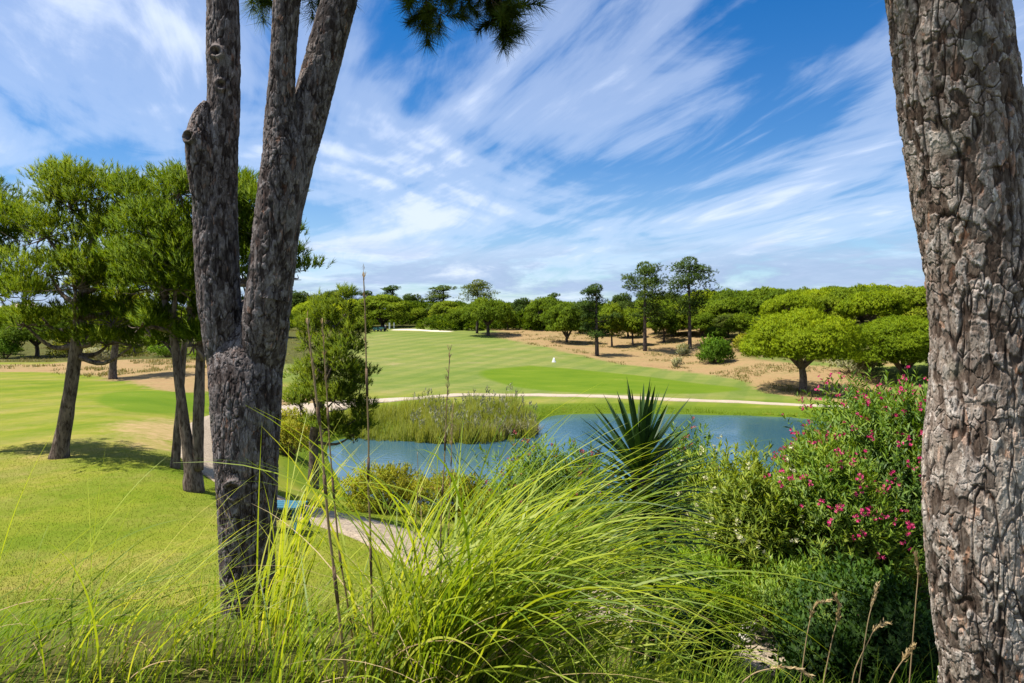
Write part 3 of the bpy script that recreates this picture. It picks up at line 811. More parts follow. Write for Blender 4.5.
# the spray hanging into the picture
for (bx, by, tx, ty, yy) in [(440, -60, 425, 12, 3.9), (465, -60, 462, 8, 3.9), (450, -50, 440, 20, 3.8), (480, -50, 488, 5, 3.85), (420, -40, 412, 0, 3.95), (430, -70, 448, -8, 3.7), (486, -30, 500, 22, 3.85), (500, 0, 503, 38, 3.85)]:
    pine_spray(mn, mw, at(tx, ty, yy) - O, at(bx, by, yy) - O, g, 9, .50, (.21, .0036), 150, .22, (.35, 1.35))
for (bx, by, tx, ty, yy) in [(250, -40, 252, -5, 4.5), (280, -40, 290, 2, 4.4), (262, -50, 262, 8, 4.6), (310, -40, 312, 5, 4.5), (330, -30, 320, -2, 4.4)]:
    pine_spray(mn, mw, at(tx, ty, yy) - O, at(bx, by, yy) - O, g, 5, .6, (.19, .0036), 130, .2, (.35, 1.35))
limb = bez(np.array([TOP3 - O - [0.1, 0, .3], at(430, -120, 3.9) - O, at(480, -75, 3.85) - O, at(500, -20, 3.85) - O]), 16)
mw.add(*tube(limb, np.linspace(.03, .008, 16), 7))
over_crown(mn, mw, TOP3 - O, [((.9, .1, 6.3), .8), ((1.8, -.1, 6.7), .8), ((1.2, .6, 7.2), .8)], g, 16, 1.1)
over_crown(mn, mw, TOP1 - O, [((-.7, .4, 6.8), .8), ((0, 1.0, 6.4), .7)], g, 16, 1.1)
over_crown(mn, mw, TOP2 - O, [((.3, -.5, 6.9), .8), ((.4, .2, 7.8), .9)], g, 16, 1.1)
mw.build('branches', M_TWIG, t_left)
mn.build('crown', M_PINE_DARK, t_left)

# --- the big trunk on the right
g = rng(12)
YR = 2.6
bx_, by_ = at(1003, 760, YR)[0], YR
t_right = empty('pine_tree', (bx_, by_, h1(bx_, by_) - .05), 'thick scaly foreground pine trunk with pale worn lower bark', 'tree')
O = np.array(t_right.location)
mt = Mesh()
rows = [(790, 935, 1085), (683, 938, 1074), (620, 933, 1064), (560, 926, 1056), (500, 923, 1050), (450, 925, 1050), (400, 929, 1051), (330, 928, 1050), (260, 921, 1043), (200, 911, 1035), (150, 904, 1030), (100, 897, 1024), (50, 891, 1016), (0, 886, 1005), (-80, 874, 986), (-200, 856, 956), (-340, 836, 922)]
P, r = stem_pts(rows, YR)
def worn_r(base, th):
    z = base[..., 2] + O[2]
    lo = sstep(at(0, 380, YR)[2], at(0, 450, YR)[2], z)
    side = sstep(R(20), R(60), np.abs(np.angle(np.exp(1j * (th - R(285))))))
    return lo * (1 - .8 * side)[None, :] + .12
kr = [(at(0, 275, YR)[2] - O[2], R(310), .09, .03), (at(0, 325, YR)[2] - O[2], R(313), .05, .03)]
bark_tube(mt, P - O, dense(P, r, 1300), 600, 1300, .036, .060, .0078, 91, worn_r, kr, 11.0)
mt.build('trunk', M_BARK_R, t_right)
mn, mw = Mesh(), Mesh()
over_crown(mn, mw, P[-1] - O, [((-.95, -.35, 4.75), .6), ((-.3, -.9, 5.2), .7), ((.4, .5, 5.4), .8), ((-.4, .3, 6.0), .9)], g, 18, 1.1)
mw.build('branches', M_TWIG, t_right)
mn.build('crown', M_PINE_DARK, t_right)

# ------------------------------------------------------------------ mid-distance pines
def limbs_to(Mw, start, targets, r0, g, sag=.15):
    for c in targets:
        c = np.asarray(c, float); s = np.asarray(start(c) if callable(start) else start, float)
        m1 = s * .5 + c * .5 + np.array([0, 0, -sag * np.linalg.norm(c - s)]) + g.normal(size=3) * .08
        C = bez(np.array([s, m1, c]), 9)
        Mw.add(*tube(C, np.linspace(r0, r0 * .25, 9), 6))

def near_pine(name, px, py, Y, stems, lobes, seed, label, n_tuft, mat, needle=(.135, .0175), m=20, trunk_w=.3, up=.75, group=None, tuftsh=.22):
    """stems: picture polylines [(px,py,width px)...]; lobes: (px, py, depth offset, rx px, rz px)"""
    g = rng(seed)
    x = at(px, py, Y)[0]
    e = empty(name, (x, Y, h1(x, Y) - .04), label, 'tree', group)
    O = np.array(e.location)
    Mt, Mw, Mn = Mesh(), Mesh(), Mesh()
    ends = []
    for st in stems:
        pts = [(at(a, b, Y) - O) for a, b, w in st]
        pts = [p + np.array([0, .0, 0]) for p in pts]
        C = bez(np.array(pts), 26)
        rad = np.interp(np.linspace(0, 1, 26), np.linspace(0, 1, len(st)), [w * .82 / 2 / F * Y for a, b, w in st])
        Mt.add(*tube(C, rad, 14, True, .09, seed))
        ends.append(C)
    allst = np.concatenate([c[8:] for c in ends])
    Cs, As = [], []
    n_tuft = int(n_tuft * 2.5)
    vols = np.array([rx * rx * rz for (_, _, _, rx, rz) in lobes]); k = np.maximum(8, (n_tuft * vols ** .67 / (vols ** .67).sum())).astype(int)
    for (lx, ly, dy, rx, rz), n in zip(lobes, k):
        c = at(lx, ly, Y) + np.array([0, dy, 0]) - O
        rr = np.array([rx / F * Y, rx / F * Y * .95, rz / F * Y]) * 1.12
        s = allst[np.argmin(((allst - c + np.array([0, 0, rr[2]])) ** 2).sum(1))]
        limbs_to(Mw, s, [c], .045 + .0015 * rx, g)
        sub = c + rand_dirs(g, 6) * rr * .6
        limbs_to(Mw, c, sub, .022, g, .05)
        ks = max(4, n // 26)
        ds = rand_dirs(g, ks); ds[:, 2] = np.where(ds[:, 2] < -.4, -ds[:, 2] * .5, ds[:, 2])
        sc_ = c + nrm(ds) * rr * (g.uniform(.1, 1.15, ks) ** .55)[:, None]
        rs = g.uniform(.7, 1.3, ks) * min(.42, .5 * float(rr.min()) + .08)
        q = g.integers(0, ks, n)
        d = rand_dirs(g, n); d[:, 2] = np.where(d[:, 2] < -.25, -d[:, 2] * .6, d[:, 2]); d = nrm(d)
        p = sc_[q] + d * (rs[q] * g.uniform(.45, 1.0, n))[:, None] * np.array([1, 1, .8])
        Cs.append(p); As.append(nrm(d * .75 + np.array([0, 0, up]) + g.normal(size=(n, 3)) * .2))
        limbs_to(Mw, c, sc_[:8], .014, g, .05)
    C = np.concatenate(Cs); A = np.concatenate(As)
    tufts(Mn, C, A, g, m=m, shoot=tuftsh, L=needle[0], W=needle[1], open_=(.25, .80))
    Mt.build('trunk', M_BARK, e); Mw.build('branches', M_BARK, e); Mn.build('crown', mat, e)
    return e

near_pine('pine_tree', 59, 459, 18, [[(59, 461, 24), (62, 440, 18), (69, 400, 15), (76, 350, 14), (80, 310, 11), (92, 250, 8), (100, 200, 4)]],
          [(60, 190, .3, 26, 22), (95, 200, -.4, 34, 26), (130, 205, .2, 34, 26), (60, 240, -.5, 40, 30), (110, 245, .5, 46, 34), (45, 275, .2, 34, 24), (90, 290, -.6, 46, 28), (135, 290, .1, 36, 30), (75, 318, .4, 34, 20), (120, 325, -.3, 34, 20), (155, 250, .8, 26, 30), (62, 345, .3, 18, 12), (30, 325, -.2, 30, 16), (100, 345, .4, 30, 14), (140, 345, -.3, 26, 14), (20, 300, .3, 26, 22), (112, 270, -.5, 36, 26), (96, 222, .3, 34, 20), (78, 212, -.2, 28, 20)],
          21, 'leaning pine on the left lawn with one bare trunk over its shadow', 2500, M_PINE)
near_pine('pine_tree', 194, 491, 15, [[(194, 494, 26), (192, 465, 19), (186, 435, 13), (180, 390, 11), (175, 345, 10), (165, 300, 8), (160, 240, 4)], [(197, 470, 15), (198, 440, 13), (199, 400, 13), (201, 350, 10), (206, 300, 8), (222, 240, 5)]],
          [(150, 200, .2, 28, 24), (185, 195, -.2, 30, 22), (215, 200, .3, 30, 28), (250, 215, .2, 34, 28), (165, 245, -.3, 36, 28), (200, 250, .6, 34, 28), (275, 245, .1, 26, 30), (150, 285, .4, 32, 22), (185, 290, -.4, 34, 22), (235, 280, .4, 34, 28), (280, 275, .5, 22, 20), (175, 320, .3, 26, 16), (150, 325, -.2, 24, 14), (225, 318, .3, 24, 16), (160, 345, .3, 24, 13), (200, 345, -.3, 22, 14), (140, 265, .4, 28, 24), (180, 270, -.4, 34, 26), (175, 220, .3, 30, 20), (222, 232, .2, 30, 22)],
          22, 'twin-stemmed pine on the left lawn beside the grey forked trunk', 2600, M_PINE, m=17)
near_pine('pine_tree', 175, 468, 17, [[(175, 469, 12), (177, 440, 10), (180, 400, 8), (184, 350, 7), (190, 310, 5)]],
          [(190, 300, .3, 26, 22), (205, 320, .6, 22, 16), (180, 270, .6, 24, 24)], 23, 'thin single pine stem standing just behind the twin-stemmed pine', 420, M_PINE)
near_pine('pine_tree', -38, 470, 19, [[(-38, 472, 22), (-34, 420, 15), (-28, 340, 12), (-25, 260, 6)]],
          [(-30, 210, 0, 38, 26), (0, 250, .2, 24, 36), (-50, 270, .3, 40, 36), (-10, 295, .3, 26, 22), (-6, 212, -.3, 20, 20)], 24, 'pine at the far left edge with its trunk out of frame', 1200, M_PINE)
near_pine('pine_tree', 113, 379, 46, [[(113, 380, 10), (113, 365, 8), (116, 340, 7), (118, 310, 6), (121, 280, 3)]],
          [(118, 290, 0, 34, 22), (100, 310, .5, 26, 16), (138, 312, -.6, 28, 16), (118, 330, .5, 30, 12), (150, 335, .3, 16, 10)], 25, 'farther pine with a short dark trunk on the sandy edge of the left lawn', 1500, M_PINE, (.26, .035), 14, tuftsh=.3)
near_pine('young_pine', 313, 489, 23, [[(313, 491, 14), (314, 460, 12), (314, 430, 10), (322, 400, 8), (330, 360, 6), (334, 325, 3)]],
          [(326, 322, 0, 12, 20), (352, 338, .1, 13, 24), (306, 345, .2, 12, 24), (336, 362, -.3, 20, 24), (308, 385, .2, 17, 20), (354, 380, -.1, 15, 22), (332, 402, .2, 24, 18), (298, 408, .3, 13, 13), (363, 415, 0, 12, 16), (352, 436, .2, 18, 11), (328, 428, -.2, 16, 10), (346, 312, .1, 8, 16)],
          26, 'bushy young pine leaning over the left corner of the pond', 1350, M_YOUNG, (.16, .020), 16, up=.55)

# ------------------------------------------------------------------ far trees: prototypes with local size, then copies
def umbrella_pine(seed, Rr=5.0, Hh=6.0, base=2.0, nl=70, nt=7500, mat=M_STONE, forks=5, W=.06, L=.24, m=10, round_=.5):
    """stone pine: forked trunk, limbs fanning out to a billowing dome"""
    g = rng(seed)
    Mt, Mw, Mn = Mesh(), Mesh(), Mesh()
    hc = Hh - base
    tr = bez(np.array([(0, 0, -.15), (.08, .05, base * .5), (-.05, .1, base)]), 12)
    Mt.add(*tube(tr, np.linspace(.42, .30, 12) * Rr / 5 * .8, 12, True, .1, seed))
    th = g.uniform(0, 2 * np.pi, nl); rr = np.sqrt(g.uniform(0, 1, nl))
    rr[:nl // 3] = g.uniform(.82, 1, nl // 3)
    lobR = Rr * g.uniform(.17, .30, nl)
    ecc = 1 + .16 * np.sin(th * 2 + seed) + .10 * np.sin(th * 3 + seed * 2)
    x = np.cos(th) * rr * (Rr - lobR * .8) * ecc; y = np.sin(th) * rr * (Rr - lobR * .8) * ecc
    z = base + hc * (round_ * .45 + (1 - round_ * .45 - .12) * np.sqrt(np.clip(1 - (rr * .97) ** 2, 0, 1)) ** 1.0) - lobR * .35 + g.normal(size=nl) * hc * .035
    low = np.arange(nl) < nl // 4
    z[low] = base + hc * g.uniform(.12, .38, low.sum())
    C = np.stack([x, y, z], -1)
    sel = g.choice(nl, min(nl, forks * 5), replace=False)
    for k in range(forks):
        a = 2 * np.pi * k / forks + g.uniform(-.3, .3)
        mid = np.array([np.cos(a) * Rr * .33, np.sin(a) * Rr * .33, base + hc * .32])
        Mw.add(*tube(bez(np.array([tr[-1] - [0, 0, .2], (tr[-1] + mid) / 2 + [0, 0, -.1], mid]), 9), np.linspace(.24, .12, 9) * Rr / 5, 8))
        near = sel[np.argsort(((C[sel] - mid) ** 2).sum(1))[:5]]
        limbs_to(Mw, mid, C[near], .085 * Rr / 5, g, -.05)
    w = lobR ** 2; k = (nt * w / w.sum()).astype(int)
    P, A = [], []
    for c, r, n in zip(C, lobR, k):
        d = rand_dirs(g, n); d[:, 2] = np.where(d[:, 2] < -.15, np.abs(d[:, 2]) * .5, d[:, 2]); d = nrm(d)
        p = c + d * r * np.array([1.0, 1.0, .8]) * g.uniform(.8, 1.04, (n, 1))
        P.append(p); A.append(nrm(d + np.array([0, 0, .3]) + g.normal(size=(n, 3)) * .22))
    # underside and inner fill
    n = nt // 6
    th = g.uniform(0, 2 * np.pi, n); q = np.sqrt(g.uniform(0, 1, n)) * Rr * .9
    P.append(np.stack([np.cos(th) * q, np.sin(th) * q, base + hc * (.16 + .25 * g.uniform(0, 1, n) * (1 - (q / Rr) ** 2)) + .1 * Rr * .3], -1)); A.append(nrm(g.normal(size=(n, 3)) + [0, 0, -.2]))
    tufts(Mn, np.concatenate(P), np.concatenate(A), g, m=m, shoot=.16, L=L, W=W, open_=(.4, 1.2))
    return Mt, Mw, Mn, mat

def tall_pine(seed, Hh=11.0, bare=.42, Rr=2.6, nb=24, nt=2600, mat=M_MARITIME, W=.05, L=.26, m=9, top=.35):
    """maritime pine: long bare trunk, irregular whorls of cloud-like foliage"""
    g = rng(seed)
    Mt, Mw, Mn = Mesh(), Mesh(), Mesh()
    k1, k2 = g.normal(size=2) * .22
    tr = bez(np.array([(0, 0, -.15), (k1 * .5, k2 * .5, Hh * .3), (k1, k2, Hh * .65), (k1 * .6, k2, Hh * .97)]), 22)
    Mt.add(*tube(tr, np.linspace(.24, .05, 22), 10, True, .1, seed))
    P, A = [], []
    for b in range(nb):
        t = bare + (1 - bare) * ((b + g.uniform(0, .8)) / nb)
        s = tr[min(21, int(t * 21))]
        prof = (1 - ((t - bare) / (1 - bare)) ** 1.6) * (1 - top) + top if t > bare + .12 else g.uniform(.4, .9)
        a = g.uniform(0, 2 * np.pi); ln = Rr * prof * g.uniform(.55, 1.05)
        c = s + np.array([np.cos(a) * ln, np.sin(a) * ln, g.uniform(.1, .45) * ln])
        limbs_to(Mw, s, [c], .05, g, .08)
        n = int(nt / nb * g.uniform(.6, 1.4)); r = Rr * g.uniform(.24, .42)
        for q, f in ((c, .65), (s * .45 + c * .55 + [0, 0, .1], .35)):
            nn = int(n * f); d = rand_dirs(g, nn)
            P.append(q + d * r * np.array([1.1, 1.1, .55]) * g.uniform(.35, 1.0, (nn, 1))); A.append(nrm(d * .6 + np.array([0, 0, .6]) + g.normal(size=(nn, 3)) * .3))
    d = rand_dirs(g, nt // 14); P.append(tr[-1] + d * Rr * .25); A.append(nrm(d * .6 + [0, 0, .8]))
    tufts(Mn, np.concatenate(P), np.concatenate(A), g, m=m, shoot=.18, L=L, W=W, open_=(.35, 1.1))
    return Mt, Mw, Mn, mat

def bushy_tree(seed, Hh=6.0, Rr=2.6, nt=4600, nl=40, mat=M_STONE_FAR, W=.065, L=.28, m=9, base=.45):
    """round-crowned pine whose foliage comes far down"""
    g = rng(seed)
    Mt, Mw, Mn = Mesh(), Mesh(), Mesh()
    tr = bez(np.array([(0, 0, -.15), (.1, 0, Hh * .25), (0, .1, Hh * .6)]), 12)
    Mt.add(*tube(tr, np.linspace(.20, .07, 12), 9, True, .1, seed))
    d = rand_dirs(g, nl); d[:, 2] = np.where(d[:, 2] < -.6, -d[:, 2], d[:, 2])
    cz = (Hh + base) / 2
    C = np.array([0, 0, cz]) + d * np.array([Rr * .72, Rr * .72, (Hh - base) / 2 * .75]) * g.uniform(.55, 1.05, (nl, 1))
    limbs_to(Mw, lambda c: tr[int(np.clip(c[2] / Hh * 14, 2, 11))], C[:14], .06, g, .05)
    P, A = [], []
    for c in C:
        n = nt // nl; r = Rr * g.uniform(.24, .38); dd = rand_dirs(g, n)
        P.append(c + dd * r * np.array([1.1, 1.1, .85]) * g.uniform(.6, 1.0, (n, 1))); A.append(nrm(dd * .8 + [0, 0, .45] + g.normal(size=(n, 3)) * .35))
    tufts(Mn, np.concatenate(P), np.concatenate(A), g, m=m, shoot=.16, L=L, W=W, open_=(.4, 1.1))
    return Mt, Mw, Mn, mat

PROTO = {}
def proto(key, maker, size, bark):
    """meshes of one kind of tree, kept for the copies"""
    Mt, Mw, Mn, mat = maker
    a = Mt.build('trunk', bark); b = Mw.build('branches', bark); c = Mn.build('crown', mat)
    PROTO[key] = dict(parts=[a, b, c], size=size, used=False)

proto('big_umbrella', umbrella_pine(31, 5.2, 6.8, 2.2, 95, 13500, L=.22, W=.045), (10.4, 6.8), M_BARK)
proto('big_umbrella_b', umbrella_pine(38, 4.6, 6.0, .9, 90, 12500, L=.22, W=.045, round_=.75), (9.2, 6.0), M_BARK)
proto('umbrella_a', umbrella_pine(32, 5.0, 5.6, 1.9, 62, 6200, M_STONE_FAR, L=.30, W=.07), (10, 5.6), M_BARK_FAR)
proto('umbrella_b', umbrella_pine(33, 4.6, 5.8, .9, 58, 6000, M_STONE_FAR, L=.30, W=.07, round_=.8), (9.2, 5.8), M_BARK_FAR)
proto('umbrella_c', umbrella_pine(34, 5.0, 5.0, 1.8, 50, 5200, M_STONE, L=.32, W=.085), (10, 5.0), M_BARK_FAR)
proto('umbrella_low', umbrella_pine(35, 5.0, 5.4, .7, 64, 6200, M_STONE_FAR, L=.32, W=.085, round_=.75), (10, 5.4), M_BARK_FAR)
proto('tall_a', tall_pine(41, 11.5, .42, 3.0, 30, 2600, top=.5), (5.8, 11.5), M_BARK_FAR)
proto('tall_b', tall_pine(42, 11.5, .42, 3.2, 30, 2600, top=.42), (6.0, 11.5), M_BARK_FAR)
proto('tall_c', tall_pine(43, 9.0, .30, 2.3, 20, 1900), (4.6, 9.0), M_BARK_FAR)
proto('bushy_a', bushy_tree(51), (5.2, 6), M_BARK_FAR)
proto('bushy_b', bushy_tree(52, 6.5, 2.4, 3600, 30, M_MARITIME), (4.8, 6.5), M_BARK_FAR)

def plant(key, px, base_y, Y, w_px, h_px, label, rz, group=None, name=None, cat='tree', X=None, wh=None):
    """stand one tree of a kind on the ground at distance Y, with its size in the picture"""
    pr = PROTO[key]
    x = (px - 512) / F * Y if X is None else X
    w, h = (w_px / F * Y, h_px / F * Y) if wh is None else wh
    nm = name or ('umbrella_pine' if 'umbrella' in key else 'tall_pine' if 'tall' in key else 'bushy_pine')
    e = empty(nm, (x, Y, h1(x, Y) - .05), label, cat, group, rz, (w / pr['size'][0], w / pr['size'][0], h / pr['size'][1]))
    for q in pr['parts']:
        c = q if not pr['used'] else q.copy()
        if pr['used']: COL.objects.link(c)
        c.parent = e
    pr['used'] = True
    return e

def top_plant(key, px, top_y, Y, w_px, label, rz, group=None, **kw):
    """as plant(), with the height found from the row of the crown's top"""
    x = (px - 512) / F * Y
    z = h1(x, Y); h = (EYE + (HZ - top_y) / F * Y - z) * F / Y
    return plant(key, px, 0, Y, w_px, h, label, rz, group, **kw)

G_LINE = 'pines along the back of the fairway'
top_plant('big_umbrella', 803, 310, 58, 124, 'wide umbrella pine beside the far sandy path, alone over its round shadow', .4)
top_plant('big_umbrella_b', 905, 315, 64, 112, 'low dense umbrella pine behind the pink oleander, next to the scaly trunk', 1.0)
top_plant('umbrella_a', 37, 317, 75, 64, 'low round umbrella pine on the sand left of the leaning pine', 1.0)
top_plant('umbrella_b', 383, 295, 134, 64, 'wide dark umbrella pine directly above the green utility cart', 2.0, G_LINE)
top_plant('umbrella_c', 350, 301, 138, 44, 'flat umbrella pine left of the one above the green utility cart', 2.6, G_LINE)
top_plant('umbrella_c', 316, 302, 128, 42, 'flat pale umbrella pine rising just behind the bushy young pine', .2, G_LINE)
top_plant('umbrella_a', 488, 299, 112, 55, 'free-standing umbrella pine on the fairway edge below the slim tall pine', .9, G_LINE)
top_plant('umbrella_b', 447, 301, 136, 38, 'rounded umbrella pine right of the white bunker under a spreading pine', 1.9, G_LINE)
top_plant('bushy_a', 458, 307, 128, 26, 'small round pine between the two umbrella pines right of the bunker', .3, G_LINE)
top_plant('umbrella_b', 567, 302, 100, 48, 'dense low umbrella pine at the left of the tall pines on the sand', 2.9, G_LINE)
top_plant('umbrella_b', 547, 297, 126, 46, 'dark rounded umbrella pine behind the dense low one on the sand', .6, G_LINE)
top_plant('bushy_b', 522, 296, 134, 26, 'greyish upright pine right of the free-standing umbrella pine', 1.2, G_LINE)
top_plant('tall_b', 477, 282, 118, 38, 'slim tall pine with a tufted top above the free-standing umbrella pine', .5, G_LINE)
top_plant('tall_c', 445, 287, 150, 44, 'spreading pine top over the rounded umbrella pine right of the bunker', 2.2, G_LINE)
top_plant('tall_c', 597, 287, 86, 42, 'slender light green pine leftmost of the three tall pines on the sand', .8, G_LINE)
top_plant('tall_a', 645, 266, 91, 52, 'tall dark pine in the middle of the three on the sand', 1.5, G_LINE)
top_plant('tall_b', 690, 261, 92, 54, 'tallest pine, rightmost of the three on the sand, with a layered crown', 3.0, G_LINE)
top_plant('bushy_a', 612, 300, 96, 30, 'round pine between the slender and the tall dark pine on the sand', 2.1, G_LINE)
top_plant('bushy_a', 633, 306, 98, 30, 'low round pine left of the tall dark pine trunk', 2.7, G_LINE)
top_plant('bushy_b', 622, 291, 122, 30, 'pale grey-green pine showing above the round pines on the sand', 1.0, G_LINE)
top_plant('bushy_a', 664, 303, 100, 32, 'round pine between the tall dark pine and the tallest pine', 1.4, G_LINE)
top_plant('bushy_a', 711, 303, 104, 36, 'round pine right of the tallest pine trunk', .1, G_LINE)
top_plant('bushy_b', 728, 290, 125, 28, 'greyish open pine standing between the tallest pine and the hill', 2.5, G_LINE)
top_plant('tall_c', 757, 289, 150, 15, 'tiny lone pine top on the skyline left of the hill', .4, G_LINE)
top_plant('bushy_a', 740, 312, 92, 32, 'dull green pine left of the wide umbrella pine, behind the round bush', 1.1, G_LINE)
top_plant('bushy_b', 765, 314, 98, 30, 'upright dark pine behind the left edge of the wide umbrella pine', .9, G_LINE)
for (px, ty, Y, w, key, rz, lab) in [
        (297, 289, 156, 26, 'bushy_b', .2, 'pine crown on the skyline touching the grey forked trunk'),
        (314, 293, 160, 22, 'bushy_b', 1.2, 'small pine crown on the skyline second from the grey forked trunk'),
        (333, 288, 152, 28, 'bushy_b', 2.1, 'broad pine crown on the skyline left of the tall thin straw stalk'),
        (352, 292, 158, 20, 'tall_c', 2.9, 'open pine crown on the skyline just left of the tall thin straw stalk'),
        (368, 292, 156, 22, 'tall_c', .6, 'open pine crown on the skyline just right of the tall thin straw stalk'),
        (394, 287, 154, 26, 'tall_c', 1.7, 'tallest pine crown behind the wide dark umbrella pine'),
        (411, 292, 152, 22, 'bushy_b', .4, 'pine crown right of the wide dark umbrella pine'),
        (418, 307, 138, 20, 'bushy_a', 1.3, 'small bushy pine above the white bunker'),
        (430, 306, 142, 22, 'bushy_b', 2.3, 'bushy pine left of the rounded umbrella pine by the bunker'),
        (500, 304, 140, 34, 'umbrella_a', 2.3, 'umbrella pine hidden behind the free-standing one'),
        (508, 309, 128, 20, 'bushy_a', 2.8, 'low pine at the right edge of the free-standing umbrella pine'),
        (532, 302, 140, 30, 'umbrella_c', 1.1, 'flat umbrella pine between the greyish pine and the dark rounded one'),
        (555, 294, 150, 16, 'tall_c', 2.0, 'thin pine tip above the dark rounded umbrella pine'),
        (586, 303, 125, 34, 'umbrella_a', .2, 'umbrella pine behind the slender light green pine'),
        (646, 300, 126, 36, 'umbrella_b', .9, 'umbrella pine far behind the tall dark pine'),
        (676, 302, 130, 34, 'umbrella_a', 1.9, 'umbrella pine far behind the gap between the two tallest pines'),
        (700, 306, 118, 30, 'umbrella_b', 2.8, 'umbrella pine low behind the tallest pine')]:
    top_plant(key, px, ty, Y, w * (1.3 if Y > 149 else 1), lab, rz, G_LINE)
for (px, ty, Y, w, key, rz, lab) in [
        (12, 308, 105, 56, 'umbrella_c', .5, 'umbrella pine at the left edge behind the low round one'),
        (62, 308, 110, 54, 'umbrella_a', 1.5, 'umbrella pine behind and right of the low round one on the left'),
        (-30, 304, 120, 60, 'umbrella_b', 2.0, 'umbrella pine beyond the left edge of the lawn'),
        (105, 322, 84, 40, 'umbrella_b', 2.2, 'dark umbrella pine behind the farther pine on the sandy edge'),
        (150, 318, 90, 44, 'umbrella_a', .4, 'umbrella pine on the sand left of the twin-stemmed pine'),
        (190, 312, 88, 50, 'umbrella_c', 1.1, 'pale umbrella pine seen between the stems of the twin-stemmed pine'),
        (232, 308, 95, 52, 'umbrella_a', 2.7, 'umbrella pine hidden behind the grey forked trunk'),
        (272, 306, 105, 44, 'umbrella_b', .2, 'umbrella pine right behind the grey forked trunk'),
        (10, 345, 78, 26, 'bushy_a', .9, 'small round pine left of the low round umbrella pine')]:
    top_plant(key, px, ty, Y, w, lab, rz, 'umbrella pines behind the left lawn')

for (px, Y, w, h, key, rz) in [(702, 101, 5.0, 3.6, 'bushy_a', .2), (716, 92, 3.6, 2.4, 'bushy_a', 2.2), (728, 96, 4.6, 3.4, 'bushy_b', 1.1), (744, 104, 5.2, 4.2, 'bushy_a', 2.9), (757, 92, 4.4, 3.0, 'bushy_b', .7), (722, 112, 5.6, 4.8, 'bushy_b', 1.9), (676, 108, 5.2, 4.0, 'bushy_a', 3.0), (655, 112, 5.4, 4.4, 'bushy_b', .4), (628, 108, 5.4, 4.2, 'bushy_a', 1.6), (600, 112, 5.6, 4.2, 'bushy_a', 2.4), (580, 116, 5.4, 4.4, 'bushy_b', .9), (690, 118, 6.0, 5.0, 'bushy_a', 1.2)]:
    plant(key, px, 0, Y, 0, 0, 'dull green young pine low among others behind the sand', rz, 'young pines behind the sand', wh=(w, h))
# umbrella pines massed on the hill at the right
g = rng(77)
def hill_pines():
    done = 0
    for iy, Y in enumerate([70, 77, 85, 94, 104, 115, 127, 140, 154, 168]):
        step = 6.6 + .012 * Y
        x = 15 + .20 * (Y - 60) + (3 if iy % 2 else 0)
        while x < Y * .86:
            xx, yy = x + g.uniform(-1.2, 1.2), Y + g.uniform(-2.5, 2.5)
            px = 512 + F * xx / yy
            if not (yy < 90 and px < 965) and not (yy < 100 and px < 775):
                wd = g.uniform(8.2, 11.0); ht = g.uniform(4.4, 5.9)
                plant(['umbrella_low', 'umbrella_low', 'umbrella_b', 'umbrella_c'][int(g.integers(4))], 0, 0, yy, 0, 0, 'bright green umbrella pine massed among others on the right-hand hill', float(g.uniform(0, 6.28)), 'umbrella pines massed on the hill', X=xx, wh=(wd, ht))
                done += 1
            x += step
hill_pines()

# the wood behind everything, seen only as one dark mass
def far_wood():
    g = rng(79); Mn = Mesh(); P, A = [], []
    xs = []
    for k in range(260):
        Y = g.uniform(146, 200); px = g.uniform(-250, 1150)
        x = (px - 512) / F * Y; r = g.uniform(3.0, 5.0); z = h1(x, Y); hh = g.uniform(3.4, 5.0) if k % 2 else g.uniform(1.8, 3.0)
        n = 300
        d = rand_dirs(g, n); d[:, 2] = np.abs(d[:, 2]) * 1.0 - .15
        P.append(np.array([x, Y, z + hh - r * .6]) + d * np.array([r, r, r * .62]) * g.uniform(.85, 1.02, (n, 1))); A.append(nrm(d + [0, 0, .4] + g.normal(size=(n, 3)) * .4))
        c = np.array([x, Y, z])
        xs.append(c)
    for k in range(170):
        Y = g.uniform(126, 144); px = g.uniform(425, 760) if k % 5 < 3 else g.uniform(-260, 335)
        x = (px - 512) / F * Y; r = g.uniform(1.6, 3.0); z = h1(x, Y); hh = g.uniform(1.4, 3.4); n = 130
        d = rand_dirs(g, n); d[:, 2] = np.abs(d[:, 2])
        P.append(np.array([x, Y, z]) + d * np.array([r, r, hh]) * g.uniform(.75, 1.02, (n, 1))); A.append(nrm(d + [0, 0, .4] + g.normal(size=(n, 3)) * .4))
    Mt = Mesh()
    tufts(Mn, np.concatenate(P), np.concatenate(A), g, m=8, shoot=.3, L=.6, W=.22, open_=(.5, 1.2))
    for c in xs:
        Mn.add(*tube(np.array([c + [0, 0, -.2], c + [.1, 0, 2], c + [0, 0, 4]]), [.25, .2, .14], 6))
    o = Mn.build('distant_woods', M_STONE_FAR)
    tag(o, 'distant green pine woods along the skyline', 'woods', None, 'stuff')
far_wood()

